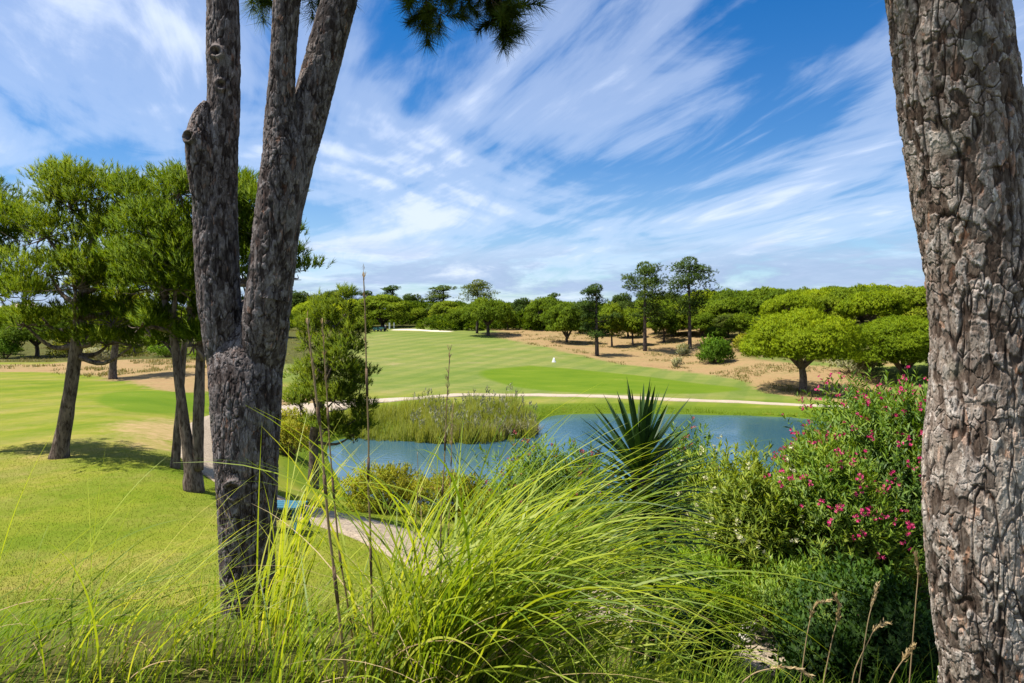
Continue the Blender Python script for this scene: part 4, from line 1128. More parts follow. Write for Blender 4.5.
# ------------------------------------------------------------------ shrubs
def shrub(name, loc, w, d, h, seed, mat, label, n_leaf=9000, leaf=(.11, .022), nl=26, cat='shrub', blossoms=None, group=None, cover=1.0, ground_to=.05, spiky=0.0, flat=1.0, whorl=7):
    """dome of leafy shoots on real stems; loc is the foot, w d h its size"""
    g = rng(seed)
    e = empty(name, (loc[0], loc[1], h1(loc[0], loc[1]) - .03), label, cat, group)
    Mw, Mn = Mesh(), Mesh()
    dd = rand_dirs(g, nl); dd[:, 2] = np.abs(dd[:, 2])
    C = dd * np.array([w / 2 * .72, d / 2 * .72, h * .68]) * g.uniform(.6, 1.05, (nl, 1)) + np.array([0, 0, h * ground_to])
    for c in C:
        b = np.array([c[0] * .15, c[1] * .15, -.05])
        Mw.add(*tube(bez(np.array([b, b * .4 + c * .6 + [0, 0, h * .08], c]), 8), np.linspace(.022, .008, 8) * max(h, .8) / 1.6, 5))
    ns = n_leaf // whorl
    per = ns // nl
    S_, A_ = [], []
    for c in C:
        r = np.array([w * .20, d * .20, h * .24]) * g.uniform(.7, 1.2)
        q = rand_dirs(g, per); q[:, 2] = np.where(q[:, 2] < -.35, -q[:, 2], q[:, 2])
        S_.append(c + q * r * g.uniform(.45, 1.05, (per, 1))); A_.append(nrm(q * .7 + nrm(c[None] + 1e-3) * .4 + [0, 0, .55 + spiky] + g.normal(size=(per, 3)) * .25))
    Sp = np.concatenate(S_); Ax = np.concatenate(A_)
    Sp[:, 2] = np.maximum(Sp[:, 2], .04)
    # leaves in whorls up each shoot
    n = len(Sp); m = whorl
    t = np.tile(np.linspace(0, 1, m), (n, 1))
    B = Sp[:, None] + Ax[:, None] * (t * leaf[0] * 1.6)[..., None]
    Pp = nrm(np.cross(np.repeat(Ax[:, None], m, 1), nrm(g.normal(size=(n, m, 3)))))
    ang = (1.15 - .75 * t + g.normal(size=(n, m)) * .15)[..., None]
    D = Ax[:, None] * np.cos(ang) + Pp * np.sin(ang)
    Nn = nrm(np.repeat(nrm(Ax * .6 + nrm(Sp - [0, 0, h * .25]) * .9)[:, None], m, 1) + D * .4)
    leaf_quads(Mn, B.reshape(-1, 3), D.reshape(-1, 3), leaf[0] * g.uniform(.6, 1.2, n * m), leaf[1] * g.uniform(.8, 1.2, n * m), g, .08, N=Nn.reshape(-1, 3))
    Mw.build('stems', M_TWIG, e); Mn.build('foliage', mat, e)
    if blossoms:
        bm, nb, size, where = blossoms
        out = Sp + Ax * leaf[0] * 2.0
        rel = np.linalg.norm((out - [0, 0, h * .3]) / np.array([w / 2, d / 2, h * .7]), axis=1)
        cand = np.argsort(-rel + g.uniform(0, .25, len(rel)))[:nb * 8]
        cand = cand[where(out[cand])] if where else cand
        sel = g.choice(cand, min(nb, len(cand)), replace=False)
        Mb = Mesh()
        for i in sel:
            k = int(g.integers(2, 5))
            for q in range(k):
                cc = out[i] + rand_dirs(g, 1)[0] * size * 1.3 + Ax[i] * .02
                ax = nrm(Ax[i] * .6 + rand_dirs(g, 1)[0] * .6 + np.array([0, -.35, 0]))
                u = nrm(np.cross(ax, [.3, .2, .9])); v = np.cross(ax, u)
                a = np.arange(5) * 2 * np.pi / 5 + g.uniform(0, 2)
                Dp = (np.cos(a)[:, None] * u + np.sin(a)[:, None] * v) * .85 + ax * .5
                leaf_quads(Mb, np.repeat(cc[None], 5, 0), nrm(Dp), size, size * .75, g, .1)
        Mb.build('blossoms', bm, e)
    return e

def pos(px, Y): return ((px - 512) / F * Y, Y)
shrub('oleander_bush', pos(895, 10.4), 4.0, 3.0, 3.45, 101, M_OLEANDER, 'tall pink-flowering oleander bush beside the scaly trunk', 85000, (.125, .025), 96, blossoms=(M_PINK, 260, .033, lambda o: (o[:, 1] < .5) & (o[:, 2] > 1.75)), whorl=9)
shrub('oleander_bush', pos(825, 9.6), 2.3, 1.8, 2.7, 108, M_OLEANDER, 'lower pink oleander spreading left from under the tall one', 30000, (.12, .024), 50, blossoms=(M_PINK, 60, .032, lambda o: (o[:, 1] < .3) & (o[:, 2] > 1.1)), whorl=9)
shrub('oleander_bush', pos(745, 9.7), 1.9, 1.6, 2.95, 102, M_PALE_BUSH, 'pale cream-flowering oleander between the yucca and the pink oleander', 18000, (.125, .024), 40, blossoms=(M_WHITEBLOOM, 40, .036, lambda o: o[:, 1] < .3), whorl=9, spiky=.3)
shrub('oleander_bush', pos(690, 10.8), 1.7, 1.4, 2.75, 103, M_OLEANDER, 'oleander with faded rosy tips right behind the yucca', 11000, (.12, .022), 30, blossoms=(M_ROSY, 70, .030, None), whorl=9, spiky=.3)
shrub('oleander_bush', pos(548, 12.0), 2.9, 1.8, 2.6, 104, M_OLEANDER, 'oleander with faded rosy tips left of the yucca at the pond edge', 16000, (.12, .022), 44, blossoms=(M_ROSY, 130, .030, None), whorl=9, spiky=.3)
shrub('leafy_bush', pos(700, 7.6), 1.35, 1.1, 1.35, 105, M_BALL, 'bright green feathery bush low beside the yucca trunk', 12000, (.10, .016), 30, whorl=10)
shrub('leafy_bush', pos(790, 8.6), 1.5, 1.2, 1.25, 112, M_OLEANDER, 'green leafy bush under the cream-flowering oleander', 11000, (.09, .020), 28, whorl=9)
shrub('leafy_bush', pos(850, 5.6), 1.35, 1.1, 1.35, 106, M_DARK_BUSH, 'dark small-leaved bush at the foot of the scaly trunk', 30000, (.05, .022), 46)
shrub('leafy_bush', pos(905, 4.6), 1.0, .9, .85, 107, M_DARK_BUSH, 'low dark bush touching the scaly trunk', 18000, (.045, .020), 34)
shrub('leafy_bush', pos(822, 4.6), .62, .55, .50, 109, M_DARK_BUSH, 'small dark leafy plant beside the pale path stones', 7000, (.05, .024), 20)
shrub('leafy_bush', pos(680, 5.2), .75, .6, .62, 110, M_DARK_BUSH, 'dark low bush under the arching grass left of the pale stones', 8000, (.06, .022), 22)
shrub('round_shrub', pos(385, 19.0), 3.0, 1.9, 1.55, 111, M_SHRUB, 'yellow-green round shrub between path and pond, left of its twin', 13000, (.09, .03), 30)
shrub('round_shrub', pos(448, 18.4), 3.0, 1.9, 1.45, 113, M_SHRUB, 'yellow-green round shrub between path and pond, right of its twin', 13000, (.09, .03), 30, blossoms=(M_ROSY, 22, .03, None))
shrub('round_shrub', pos(492, 17.5), 1.5, 1.3, 1.0, 114, M_SHRUB, 'small yellow-green shrub between its twins and the rosy oleander', 5000, (.09, .03), 24)
shrub('round_shrub', pos(290, 27), 2.2, 1.8, 1.75, 115, M_SHRUB, 'yellowish shrub under the young pine at the pond corner', 5000, (.12, .04), 26)
shrub('round_shrub', pos(296, 32), 2.6, 1.8, 1.7, 116, M_SHRUB, 'olive shrub behind the yellowish one at the pond corner', 4500, (.13, .045), 26)
shrub('round_bush', pos(715, 78), 4.1, 3.8, 3.15, 117, M_BALL, 'bright green ball-shaped bush on the sand left of the wide umbrella pine', 9000, (.26, .10), 46)
shrub('silver_shrub', pos(683, 86), 1.5, 1.3, 1.5, 118, M_SILVER, 'silvery pale shrub beside the trunk of the tallest pine', 1200, (.25, .09), 16)
shrub('silver_shrub', pos(678, 76), 1.0, .9, 1.1, 119, M_SILVER, 'small silvery pale shrub in front of the other on the sand', 900, (.22, .08), 12)
for k, (px, Y, w, h, mat, lab) in enumerate([
        (852, 68, 5.0, 2.2, M_SILVER, 'greyish scrub bush between the two big umbrella pines'),
        (742, 84, 3.0, 2.2, M_SHRUB, 'olive scrub bush right of the ball-shaped bush'),
        (830, 78, 5.0, 2.4, M_SHRUB, 'olive scrub bush behind the wide umbrella pine trunk'),
        (780, 82, 4.2, 2.2, M_BALL, 'green scrub bush behind the left side of the wide umbrella pine'),
        (5, 72, 3.6, 2.4, M_BALL, 'dark green scrub bush at the left edge of the sand'),
        (68, 74, 4.4, 2.0, M_SHRUB, 'olive scrub bush right of the low round umbrella pine'),
        (125, 72, 5.0, 1.5, M_SHRUB, 'olive scrub bush on the sandy bank behind the farther pine'),
        (98, 66, 3.6, 1.0, M_SILVER, 'greyish low scrub on the sandy bank of the left lawn'),
        (168, 70, 3.6, 1.6, M_BALL, 'green scrub bush on the sand behind the twin-stemmed pine'),
        (212, 66, 4.4, 2.4, M_BALL, 'green scrub bush behind the left edge of the grey forked trunk')]):
    shrub('scrub_bush', pos(px, Y), w, w * .8, h, 130 + k, mat, lab, 2600, (.26, .10), 22, group='scrub bushes on the sand')
shrub('round_shrub', pos(866, 70), 3.4, 2.4, 1.3, 144, M_BALL, 'low green bush in the shade right of the wide umbrella pine', 2600, (.24, .09), 22)

# ------------------------------------------------------------------ yucca
def yucca(px, Y):
    g = rng(61)
    x = (px - 512) / F * Y
    e = empty('yucca', (x, Y, h1(x, Y) - .05), 'dark spiky yucca in front of the pond behind arching grass', 'yucca')
    O = np.array(e.location)
    top = at(640, 468, Y) - O
    tr = bez(np.array([(0, 0, -.05), (.05, .0, top[2] * .5), top]), 14)
    Mesh().add(*tube(tr, np.linspace(.10, .075, 14), 14, True, .12, 4)).build('trunk', M_BARK, e)
    def sword(M, B, D, L, W, droop):
        n = 7
        s = nrm(np.cross(D, [0.02, 0.03, 1.0]) + g.normal(size=3) * .12); nn = np.cross(s, D)
        t = np.linspace(0, 1, n)
        C = B + D * (t * L)[:, None] + np.array([0, 0, -droop])[None] * (t ** 2.2 * L)[:, None]
        w = W * np.array([.75, .95, 1.0, .92, .72, .42, .03])
        V = np.stack([C - s * w[:, None] * .5 + nn * w[:, None] * .16, C, C + s * w[:, None] * .5 + nn * w[:, None] * .16], 1).reshape(-1, 3)
        k = np.arange(n - 1)[:, None] * 3; j = np.arange(2)[None]
        M.add(V, np.stack([k + j, k + j + 1, k + j + 4, k + j + 3], -1).reshape(-1, 4))
    M = Mesh()
    N = 160
    ga = 2.39996
    for i in range(N):
        f = i / N                    # 0 = top of the bud, 1 = lowest living leaf
        el = R(86) - f ** .72 * R(116) + g.normal() * R(5)
        a = i * ga + g.normal() * .1
        D = np.array([math.cos(a) * math.cos(el), math.sin(a) * math.cos(el), math.sin(el)])
        B = top + np.array([0, 0, .06 - .40 * f]) + D * .03
        sword(M, B, D, g.uniform(.56, .72), g.uniform(.040, .055), .03 + .08 * f)
    for i in range(130):             # a second, lower head
        f = i / 130
        el = R(60) - f * R(100) + g.normal() * R(5); a = i * ga
        D = np.array([math.cos(a) * math.cos(el), math.sin(a) * math.cos(el), math.sin(el)])
        sword(M, top + np.array([.04, -.05, -.36 - .50 * f]) + D * .03, D, g.uniform(.48, .66), g.uniform(.034, .046), .10)
    M.build('leaves', M_YUCCA, e)
    M = Mesh()
    for i in range(70):
        f = i / 70; el = R(-35) - f * R(40) + g.normal() * R(6); a = i * ga + 1
        D = np.array([math.cos(a) * math.cos(el), math.sin(a) * math.cos(el), math.sin(el)])
        sword(M, top + np.array([0, 0, -.55 - .35 * f]) + D * .05, D, g.uniform(.3, .42), g.uniform(.025, .035), .12)
    M.build('dry_skirt', M_DEADLEAF, e)
yucca(640, 5.6)

# ------------------------------------------------------------------ grasses
def blades(M, B, az, th0, dth, L, W, n=13, g=None, pw=1.3, twist=.25):
    """arching ribbon blades: az heading, th0 lean from the vertical at the foot, dth further bend to the tip"""
    N = len(B)
    t = np.linspace(0, 1, n)
    th = th0[:, None] + dth[:, None] * t[None] ** pw
    ds = (L / (n - 1))[:, None]
    hx = np.sin(th) * ds; hz = np.cos(th) * ds
    cx = np.concatenate([np.zeros((N, 1)), np.cumsum(hx[:, :-1], 1)], 1); cz = np.concatenate([np.zeros((N, 1)), np.cumsum(hz[:, :-1], 1)], 1)
    az2 = az[:, None] + (g.normal(size=N) * .10)[:, None] * t[None]
    C = np.stack([B[:, 0:1] + np.cos(az2) * cx, B[:, 1:2] + np.sin(az2) * cx, B[:, 2:3] + cz], -1)
    roll = (g.normal(size=N) * twist * 2)[:, None] + (g.normal(size=N) * .5)[:, None] * t[None]
    side = np.stack([-np.sin(az2), np.cos(az2), np.zeros_like(az2)], -1)
    nor = np.stack([-np.cos(th) * np.cos(az2), -np.cos(th) * np.sin(az2), np.sin(th)], -1)
    s = side * np.cos(roll)[..., None] + nor * np.sin(roll)[..., None]
    w = (W[:, None] * (np.minimum(1, .55 + 2.2 * t) * (1 - t ** 2.4))[None] + .0004)[..., None]
    V = np.stack([C - s * w * .5, C + s * w * .5], 2).reshape(-1, 3)
    gn = np.cross(s, np.gradient(C, axis=1)); gn = nrm(gn); flip = np.where(gn[:, n // 2, 2] < 0, -1.0, 1.0)
    NN = nrm(gn * flip[:, None, None] + np.array([-.15, -.1, .45]))
    V = V.reshape(N, n, 2, 3); V = np.where((flip < 0)[:, None, None, None], V[:, :, ::-1], V).reshape(-1, 3)
    NN = np.repeat(NN[:, :, None], 2, 2).reshape(-1, 3)
    base = (np.arange(N) * n * 2)[:, None, None]; k = (np.arange(n - 1) * 2)[None, :, None]
    Q = (base + k + np.array([0, 1, 3, 2])[None, None]).reshape(-1, 4)
    M.add(V, Q, N=NN)

def tussock(px, Y, n, L, lean, bend, spread, r, seed, label, W=.0075, az0=0.05, mat=None, azs=.55):
    g = rng(seed)
    x = (px - 512) / F * Y
    z = h1(x, Y)
    e = empty('grass_tussock', (x, Y, z), label, 'grass', 'pampas grass tussocks on the bank')
    a = g.uniform(0, 2 * np.pi, n); q = np.sqrt(g.uniform(0, 1, n)) * r
    B = np.stack([np.cos(a) * q, np.sin(a) * q * .8, np.full(n, -.03)], -1)
    wild = g.uniform(0, 1, n) < .22
    az = np.where(wild, g.uniform(-np.pi, np.pi, n), az0 + g.normal(size=n) * azs)
    th0 = np.abs(np.where(wild, g.normal(size=n) * R(9), R(lean) + g.normal(size=n) * R(spread)))
    dth = R(bend) * g.uniform(.45, 1.25, n); Ln = L * g.uniform(.55, 1.08, n)
    M = Mesh(); blades(M, B, az, th0, dth, Ln, W * g.uniform(.6, 1.15, n), 15, g)
    M.build('blades', mat or M_BLADE, e)
    # dead blades low in the clump
    k = n // 6
    a = g.uniform(0, 2 * np.pi, k); q = np.sqrt(g.uniform(0, 1, k)) * r
    M = Mesh(); blades(M, np.stack([np.cos(a) * q, np.sin(a) * q, np.full(k, -.03)], -1), np.where(g.uniform(0, 1, k) < .5, g.uniform(-np.pi, np.pi, k), az0 + g.normal(size=k) * .6), R(25) + np.abs(g.normal(size=k)) * R(16), R(70) * g.uniform(.5, 1.4, k), L * .75 * g.uniform(.5, 1.0, k), .005 * g.uniform(.5, 1.1, k), 12, g)
    M.build('dead_blades', M_STRAW, e)

tussock(445, 2.65, 420, 1.52, 24, 100, 9, .24, 201, 'biggest pampas grass tussock, arching across the yucca', .0105)
tussock(395, 2.8, 170, 1.15, 20, 72, 9, .20, 202, 'tall pampas tussock left of the biggest one, around the straw stalks', .009)
tussock(530, 2.9, 100, 1.22, 28, 104, 9, .25, 203, 'pampas tussock right of the biggest one, in front of the yucca trunk', .0105)
tussock(276, 3.1, 55, 1.10, 7, 50, 7, .11, 204, 'upright pampas tussock at the right foot of the grey forked trunk', .010)
tussock(205, 2.75, 70, .55, 16, 66, 10, .22, 205, 'short pampas tussock in front of the grey forked trunk', .008)
tussock(110, 2.6, 60, .92, 32, 58, 10, .26, 206, 'loose pampas tussock leaning right at the lower left of the lawn', .0072)
tussock(20, 2.6, 55, 1.0, 32, 54, 12, .26, 207, 'thin pampas tussock second from the lower left corner', .0072)
tussock(-80, 2.5, 50, 1.05, 32, 54, 12, .26, 208, 'thin pampas tussock at the lower left corner', .0072)
tussock(620, 3.3, 60, .9, 32, 104, 10, .24, 209, 'drooping pampas tussock below the yucca, right of the others', .0095)
tussock(490, 3.5, 230, 1.50, 26, 92, 8, .24, 210, 'pampas tussock rising behind the biggest one', .0105)
tussock(330, 2.6, 120, .62, 18, 60, 12, .28, 211, 'low dense pampas tussock between the grey trunk and the biggest tussock', .009)

# tall dry straw stalks
def stalk(rows, Y, width, label, seed, tip=True):
    g = rng(seed)
    P = np.array([at(a, b, Y) for a, b in rows])
    foot = P[-1] + (P[-1] - P[-2]) / abs(P[-1, 2] - P[-2, 2] + 1e-6) * max(0, P[-1, 2] - h1(P[-1, 0], Y)) 
    foot = np.array([foot[0], Y, h1(foot[0], Y) - .03])
    P = np.vstack([foot, P[::-1]])
    e = empty('straw_stalk', foot, label, 'stalk', 'dry straw stalks in the pampas grass')
    C = bez(P - foot, 40)
    C += np.stack([vnoise(np.stack([C[:, 2] * 6, C[:, 2] * 0 + seed, C[:, 2] * 0], -1), seed) * .004, C[:, 0] * 0, C[:, 0] * 0], -1)
    Mesh().add(*tube(C, np.linspace(width, width * .45, 40) / 2, 8)).build('stem', M_STRAW, e)
    for k in (6, 13, 20, 27):
        Mesh().add(*tube(C[k - 1:k + 2], [width * .52, width * .58, width * .52], 8)).build('stem_node', M_TWIG, e)
    if tip:
        k = 26; i = g.integers(30, 40, k)
        d = nrm(np.stack([g.normal(size=k) * .25, g.normal(size=k) * .25, np.ones(k)], -1))
        M = Mesh(); leaf_quads(M, C[i], d, .035, .004, g); M.build('seed_head', M_STRAW, e)
stalk([(363, 272), (365, 330), (368, 430), (370, 520), (374, 640)], 2.7, .010, 'tallest dry straw stalk, standing above the skyline trees', 1)
stalk([(308, 318), (315, 380), (322, 450), (331, 540), (345, 670)], 2.6, .013, 'thick dry straw stalk leaning left across the young pine', 2)
stalk([(323, 318), (326, 380), (330, 450), (338, 540), (347, 600)], 2.75, .009, 'thinner dry straw stalk close behind the thick leaning one', 3)
stalk([(449, 352), (446, 410), (444, 470), (442, 520), (440, 600)], 2.8, .008, 'dry straw stalk in front of the reeds', 4)
stalk([(453, 405), (451, 450), (449, 500), (447, 560)], 3.0, .006, 'short thin straw stalk beside the one in front of the reeds', 5)
stalk([(418, 452), (417, 500), (415, 560)], 2.9, .005, 'low thin straw stalk in front of the round shrubs', 6, False)

# ripe seed heads at the lower right
def seed_stalk(rows, Y, label, seed, head=.3):
    g = rng(seed)
    P = np.array([at(a, b, Y) for a, b in rows]); foot = np.array([P[-1, 0] - .03, Y, h1(P[-1, 0], Y) - .03])
    P = np.vstack([foot, P[::-1]])
    e = empty('seed_stalk', foot, label, 'grass stalk', 'ripe grass seed stalks at the scaly trunk')
    C = bez(P - foot, 40)
    Mesh().add(*tube(C, np.linspace(.0042, .0022, 40) / 2 * 1.3, 6)).build('stem', M_STRAW, e)
    k = 60; i = (40 - 1 - np.floor(g.uniform(0, 40 * head, k))).astype(int)
    T = nrm(np.gradient(C, axis=0))[i]
    M = Mesh(); leaf_quads(M, C[i], nrm(T + g.normal(size=(k, 3)) * .30), .022 * g.uniform(.7, 1.3, k), .006, g); M.build('seed_head', M_SEED, e)
seed_stalk([(827, 601), (815, 606), (808, 630), (802, 670), (798, 700)], 2.6, 'bent seed stalk leftmost before the dark bush', 1, .34)
seed_stalk([(835, 596), (839, 612), (832, 640), (824, 680), (820, 705)], 2.6, 'upright seed stalk second from the left before the dark bush', 2)
seed_stalk([(878, 585), (873, 602), (868, 622), (862, 660), (858, 690)], 2.7, 'tallest upright seed stalk before the dark bush', 3)
seed_stalk([(888, 623), (876, 628), (868, 642), (855, 670), (850, 700)], 2.7, 'low bent seed stalk beside the tallest one', 4)
seed_stalk([(912, 647), (903, 660), (893, 676), (885, 700)], 2.5, 'short seed stalk nearest the scaly trunk', 5)
seed_stalk([(810, 676), (795, 668), (775, 668), (750, 676), (735, 700)], 2.3, 'drooping seed stalk low beside the pale path stones', 6, .45)
seed_stalk([(916, 556), (918, 575), (916, 600), (912, 650)], 2.75, 'thin seed stalk against the side of the scaly trunk', 7)

# rough grass on the bank (nobody could count it)
def bank_grass():
    g = rng(301); M = Mesh()
    n = 22000
    y = g.uniform(2.2, 8.6, n); x = g.uniform(-1, 1, n) * (y * .95 + 1.0)
    k = g.uniform(0, 1, n) < np.where(x > .8 + .1 * y, .35, 1) * sstep(9, 6.5, y)
    x, y = x[k], y[k]; n = len(x)
    B = np.stack([x, y, H(x, y) - .02], -1)
    cl = .6 + .6 * sstep(-.5, .6, fbm(np.stack([x * 1.7, y * 1.7, x * 0], -1), 2, 8))
    blades(M, B, g.normal(size=n) * 1.1 + .1, np.abs(g.normal(size=n)) * R(18), R(60) * g.uniform(.3, 1.3, n), cl * g.uniform(.10, .30, n) * np.where(x > .8, 1.25, .58), .0055 * g.uniform(.6, 1.3, n), 7, g)
    o = M.build('bank_grass', M_TUFT); tag(o, 'rough green grass covering the bank below the tussocks', 'grass', None, 'stuff')
bank_grass()

def lawn_grass():
    g = rng(302); M = Mesh()
    n = 170000
    y = 6.5 + 13.5 * g.uniform(0, 1, n) ** 1.5; x = g.uniform(-.85, .12, n) * (y + 1)
    keep = (y > 7.2 - .1 * x)
    d = np.full(n, 9.0)
    c = PATH1[::6]
    for p in c: d = np.minimum(d, (x - p[0]) ** 2 + (y - p[1]) ** 2)
    keep &= d > .80 ** 2
    x, y = x[keep], y[keep]; n = len(x)
    B = np.stack([x, y, H(x, y) - .005], -1)
    D = nrm(np.stack([g.normal(size=n) * .45, g.normal(size=n) * .45, np.ones(n)], -1))
    needles(M, B, D, (.030 * g.uniform(.5, 1.3, n)), .009, g)
    o = M.build('lawn_grass', M_LAWNBLADE); tag(o, 'short mown grass blades of the near lawn', 'grass', None, 'stuff')
lawn_grass()

def sand_scrub():
    g = rng(305); M = Mesh()
    n = 60000
    y = 46 + 86 * g.uniform(0, 1, n); x = g.uniform(-.78, .72, n) * y
    P = np.stack([x, y], -1); ins = np.zeros(n, bool)
    for q in Z_SAND: ins |= poly_sdf(P, q) < .6
    ins |= (x < -17 - .1 * (y - 65)) & (y > 60)
    m = fbm(np.stack([x * .33, y * .33, x * 0], -1), 3, 31) + .35 * fbm(np.stack([x * 1.5, y * 1.5, x * 0], -1), 2, 32)
    k = ins & (m > .42)
    x, y = x[k], y[k]; n = len(x)
    f = 5
    X = np.repeat(x, f) + g.normal(size=n * f) * .13; Y = np.repeat(y, f) + g.normal(size=n * f) * .13
    blades(M, np.stack([X, Y, H(X, Y) - .02], -1), g.uniform(-3.1, 3.1, n * f), np.abs(g.normal(size=n * f)) * R(28), R(50) * g.uniform(.2, 1.4, n * f), g.uniform(.10, .34, n * f), .05 * g.uniform(.6, 1.4, n * f), 4, g)
    o = M.build('dry_grass', M_SCRUB); tag(o, 'dry straw-green grass tufts scattered over the sand', 'grass', None, 'stuff')
sand_scrub()

# reeds on the far-left shore
def reeds():
    g = rng(303); M = Mesh()
    poly = np.array([(-8.6, 37.0), (-5.5, 35.6), (-3.2, 35.1), (-.8, 35.8), (1.3, 37.6), (1.7, 40.5), (.6, 42), (-3, 42), (-8, 40.8), (-9.4, 38.6)])
    n = 15000
    x = g.uniform(-9.6, 1.4, n); y = 35 + 7.2 * g.uniform(0, 1, n) ** 1.5
    k = poly_sdf(np.stack([x, y], -1), smooth_poly(poly, 60)) < .1 + .45 * fbm(np.stack([x * 1.4, y * 1.4, x * 0 + 3], -1), 2, 14)
    x, y = x[k], y[k]; n = len(x)
    e = empty('reeds', (0, 0, 0), 'tall green reeds with greyish plumes on the far-left pond shore', 'reeds'); e['kind'] = 'stuff'
    hh =   .62 + .72 * sstep(-.6, .7, fbm(np.stack([x * .9, y * .9, x * 0], -1), 3, 3)) + .30 * sstep(-3, -1, x) * sstep(37.5, 40, y)
    hh = hh * np.where(x > .3, .75, 1) * np.where(x < -6.5, .8, 1)
    B = np.stack([x, y, np.maximum(H(x, y), -.15) - .02], -1)
    blades(M, B, g.normal(size=n) * 1.6, np.abs(g.normal(size=n)) * R(8), R(28) * g.uniform(.2, 1.6, n), hh * g.uniform(.6, 1.1, n), .032 * g.uniform(.6, 1.2, n), 6, g)
    M.build('reed_blades', M_REED, e)['kind'] = 'stuff'
    M = Mesh()
    k = g.choice(n, 260, replace=False); k = k[(x[k] > -5.5)]
    T = B[k] + np.stack([g.normal(size=len(k)) * .12, g.normal(size=len(k)) * .12, hh[k] * g.uniform(.85, 1.12, len(k))], -1)
    m = 8
    Bq = np.repeat(T[:, None], m, 1) + np.stack([np.zeros((len(k), m)), np.zeros((len(k), m)), np.tile(np.linspace(-.22, .05, m), (len(k), 1))], -1)
    leaf_quads(M, Bq.reshape(-1, 3), nrm(g.normal(size=(len(k) * m, 3)) * .45 + [0.15, 0, 1]), .22, .05, g)
    M.build('plumes', M_PLUME, e)['kind'] = 'stuff'
    M = Mesh()
    n2 = 1300
    a = g.uniform(-3.8, 1.5, n2); yy = np.interp(a, [-4, -.8, 1.5], [35.5, 36.2, 38.2]) + np.abs(g.normal(size=n2)) * .35
    blades(M, np.stack([a, yy, np.maximum(H(a, yy), -.12) - .02], -1), g.normal(size=n2) * 1.6 - 1.2, np.abs(g.normal(size=n2)) * R(22), R(60) * g.uniform(.2, 1.5, n2), g.uniform(.4, 1.0, n2), .035 * g.uniform(.5, 1.2, n2), 6, g)
    M.build('dead_reeds', M_DEADLEAF, e)['kind'] = 'stuff'
reeds()

def shore_grass():
    g = rng(304); M = Mesh()
    # rushes and longer grass in a fringe along the water's edge
    i = g.uniform(0, len(PONDS), 26000); k = i.astype(int); f = (i - k)[:, None]
    p = PONDS[k] * (1 - f) + PONDS[(k + 1) % len(PONDS)] * f
    c = PONDS.mean(0); d = nrm(p - c)
    p = p + d * np.abs(g.normal(size=len(p)))[:, None] * .55
    n = len(p)
    patch = .35 + .9 * sstep(0, .9, fbm(np.stack([p[:, 0] * .45, p[:, 1] * .45, p[:, 0] * 0], -1), 2, 6))
    blades(M, np.stack([p[:, 0], p[:, 1], H(p[:, 0], p[:, 1]) - .02], -1), g.uniform(-3.1, 3.1, n), np.abs(g.normal(size=n)) * R(16), R(40) * g.uniform(.2, 1.4, n), patch * g.uniform(.18, .42, n), .022 * g.uniform(.6, 1.2, n), 5, g)
    o = M.build('shore_grass', M_TUFT); tag(o, 'uneven green fringe of grass round the pond edge', 'grass', None, 'stuff')
shore_grass()

# ------------------------------------------------------------------ bench, cart, marker, posts, house, path stones
def bench():
    c = np.array([-4.5, 12.6]); z = h1(*c)
    e = empty('bench', (c[0], c[1], z), 'low teal backless bench with splayed legs on the lawn behind the grey trunk', 'bench', None, R(-7))
    M = Mesh()
    for k in range(4):
        M.add(*box((0, -.20 + k * .125, .47), (1.30, .11, .035)))
    M.build('seat', M_TEAL, e, False)
    for sx in (-1, 1):
        for sy in (-1, 1):
            top = np.array([sx * .54, sy * .15, .455]); ft = np.array([sx * .68, sy * .27, -.03])
            d = nrm(ft - top)
            u = nrm(np.cross(d, [0, 1, 0])); v = np.cross(d, u)
            hw, hd = .035, .025
            V = np.array([q + u * a * hw + v * b_ * hd for q in (top, ft) for a, b_ in ((-1, -1), (1, -1), (1, 1), (-1, 1))])
            Q = np.array([[0, 1, 2, 3], [7, 6, 5, 4], [0, 4, 5, 1], [1, 5, 6, 2], [2, 6, 7, 3], [3, 7, 4, 0]])
            Mesh().add(V, Q).build('leg', M_TEAL, e, False)
    Mesh().add(*box((0, -.19, .345), (1.05, .03, .205))).add(*box((0, .19, .345), (1.05, .03, .205))).build('shade_panel', M_SEAT_SHADE, e, False)  # dark boards added to stand in for the shadow beneath the seat
bench()

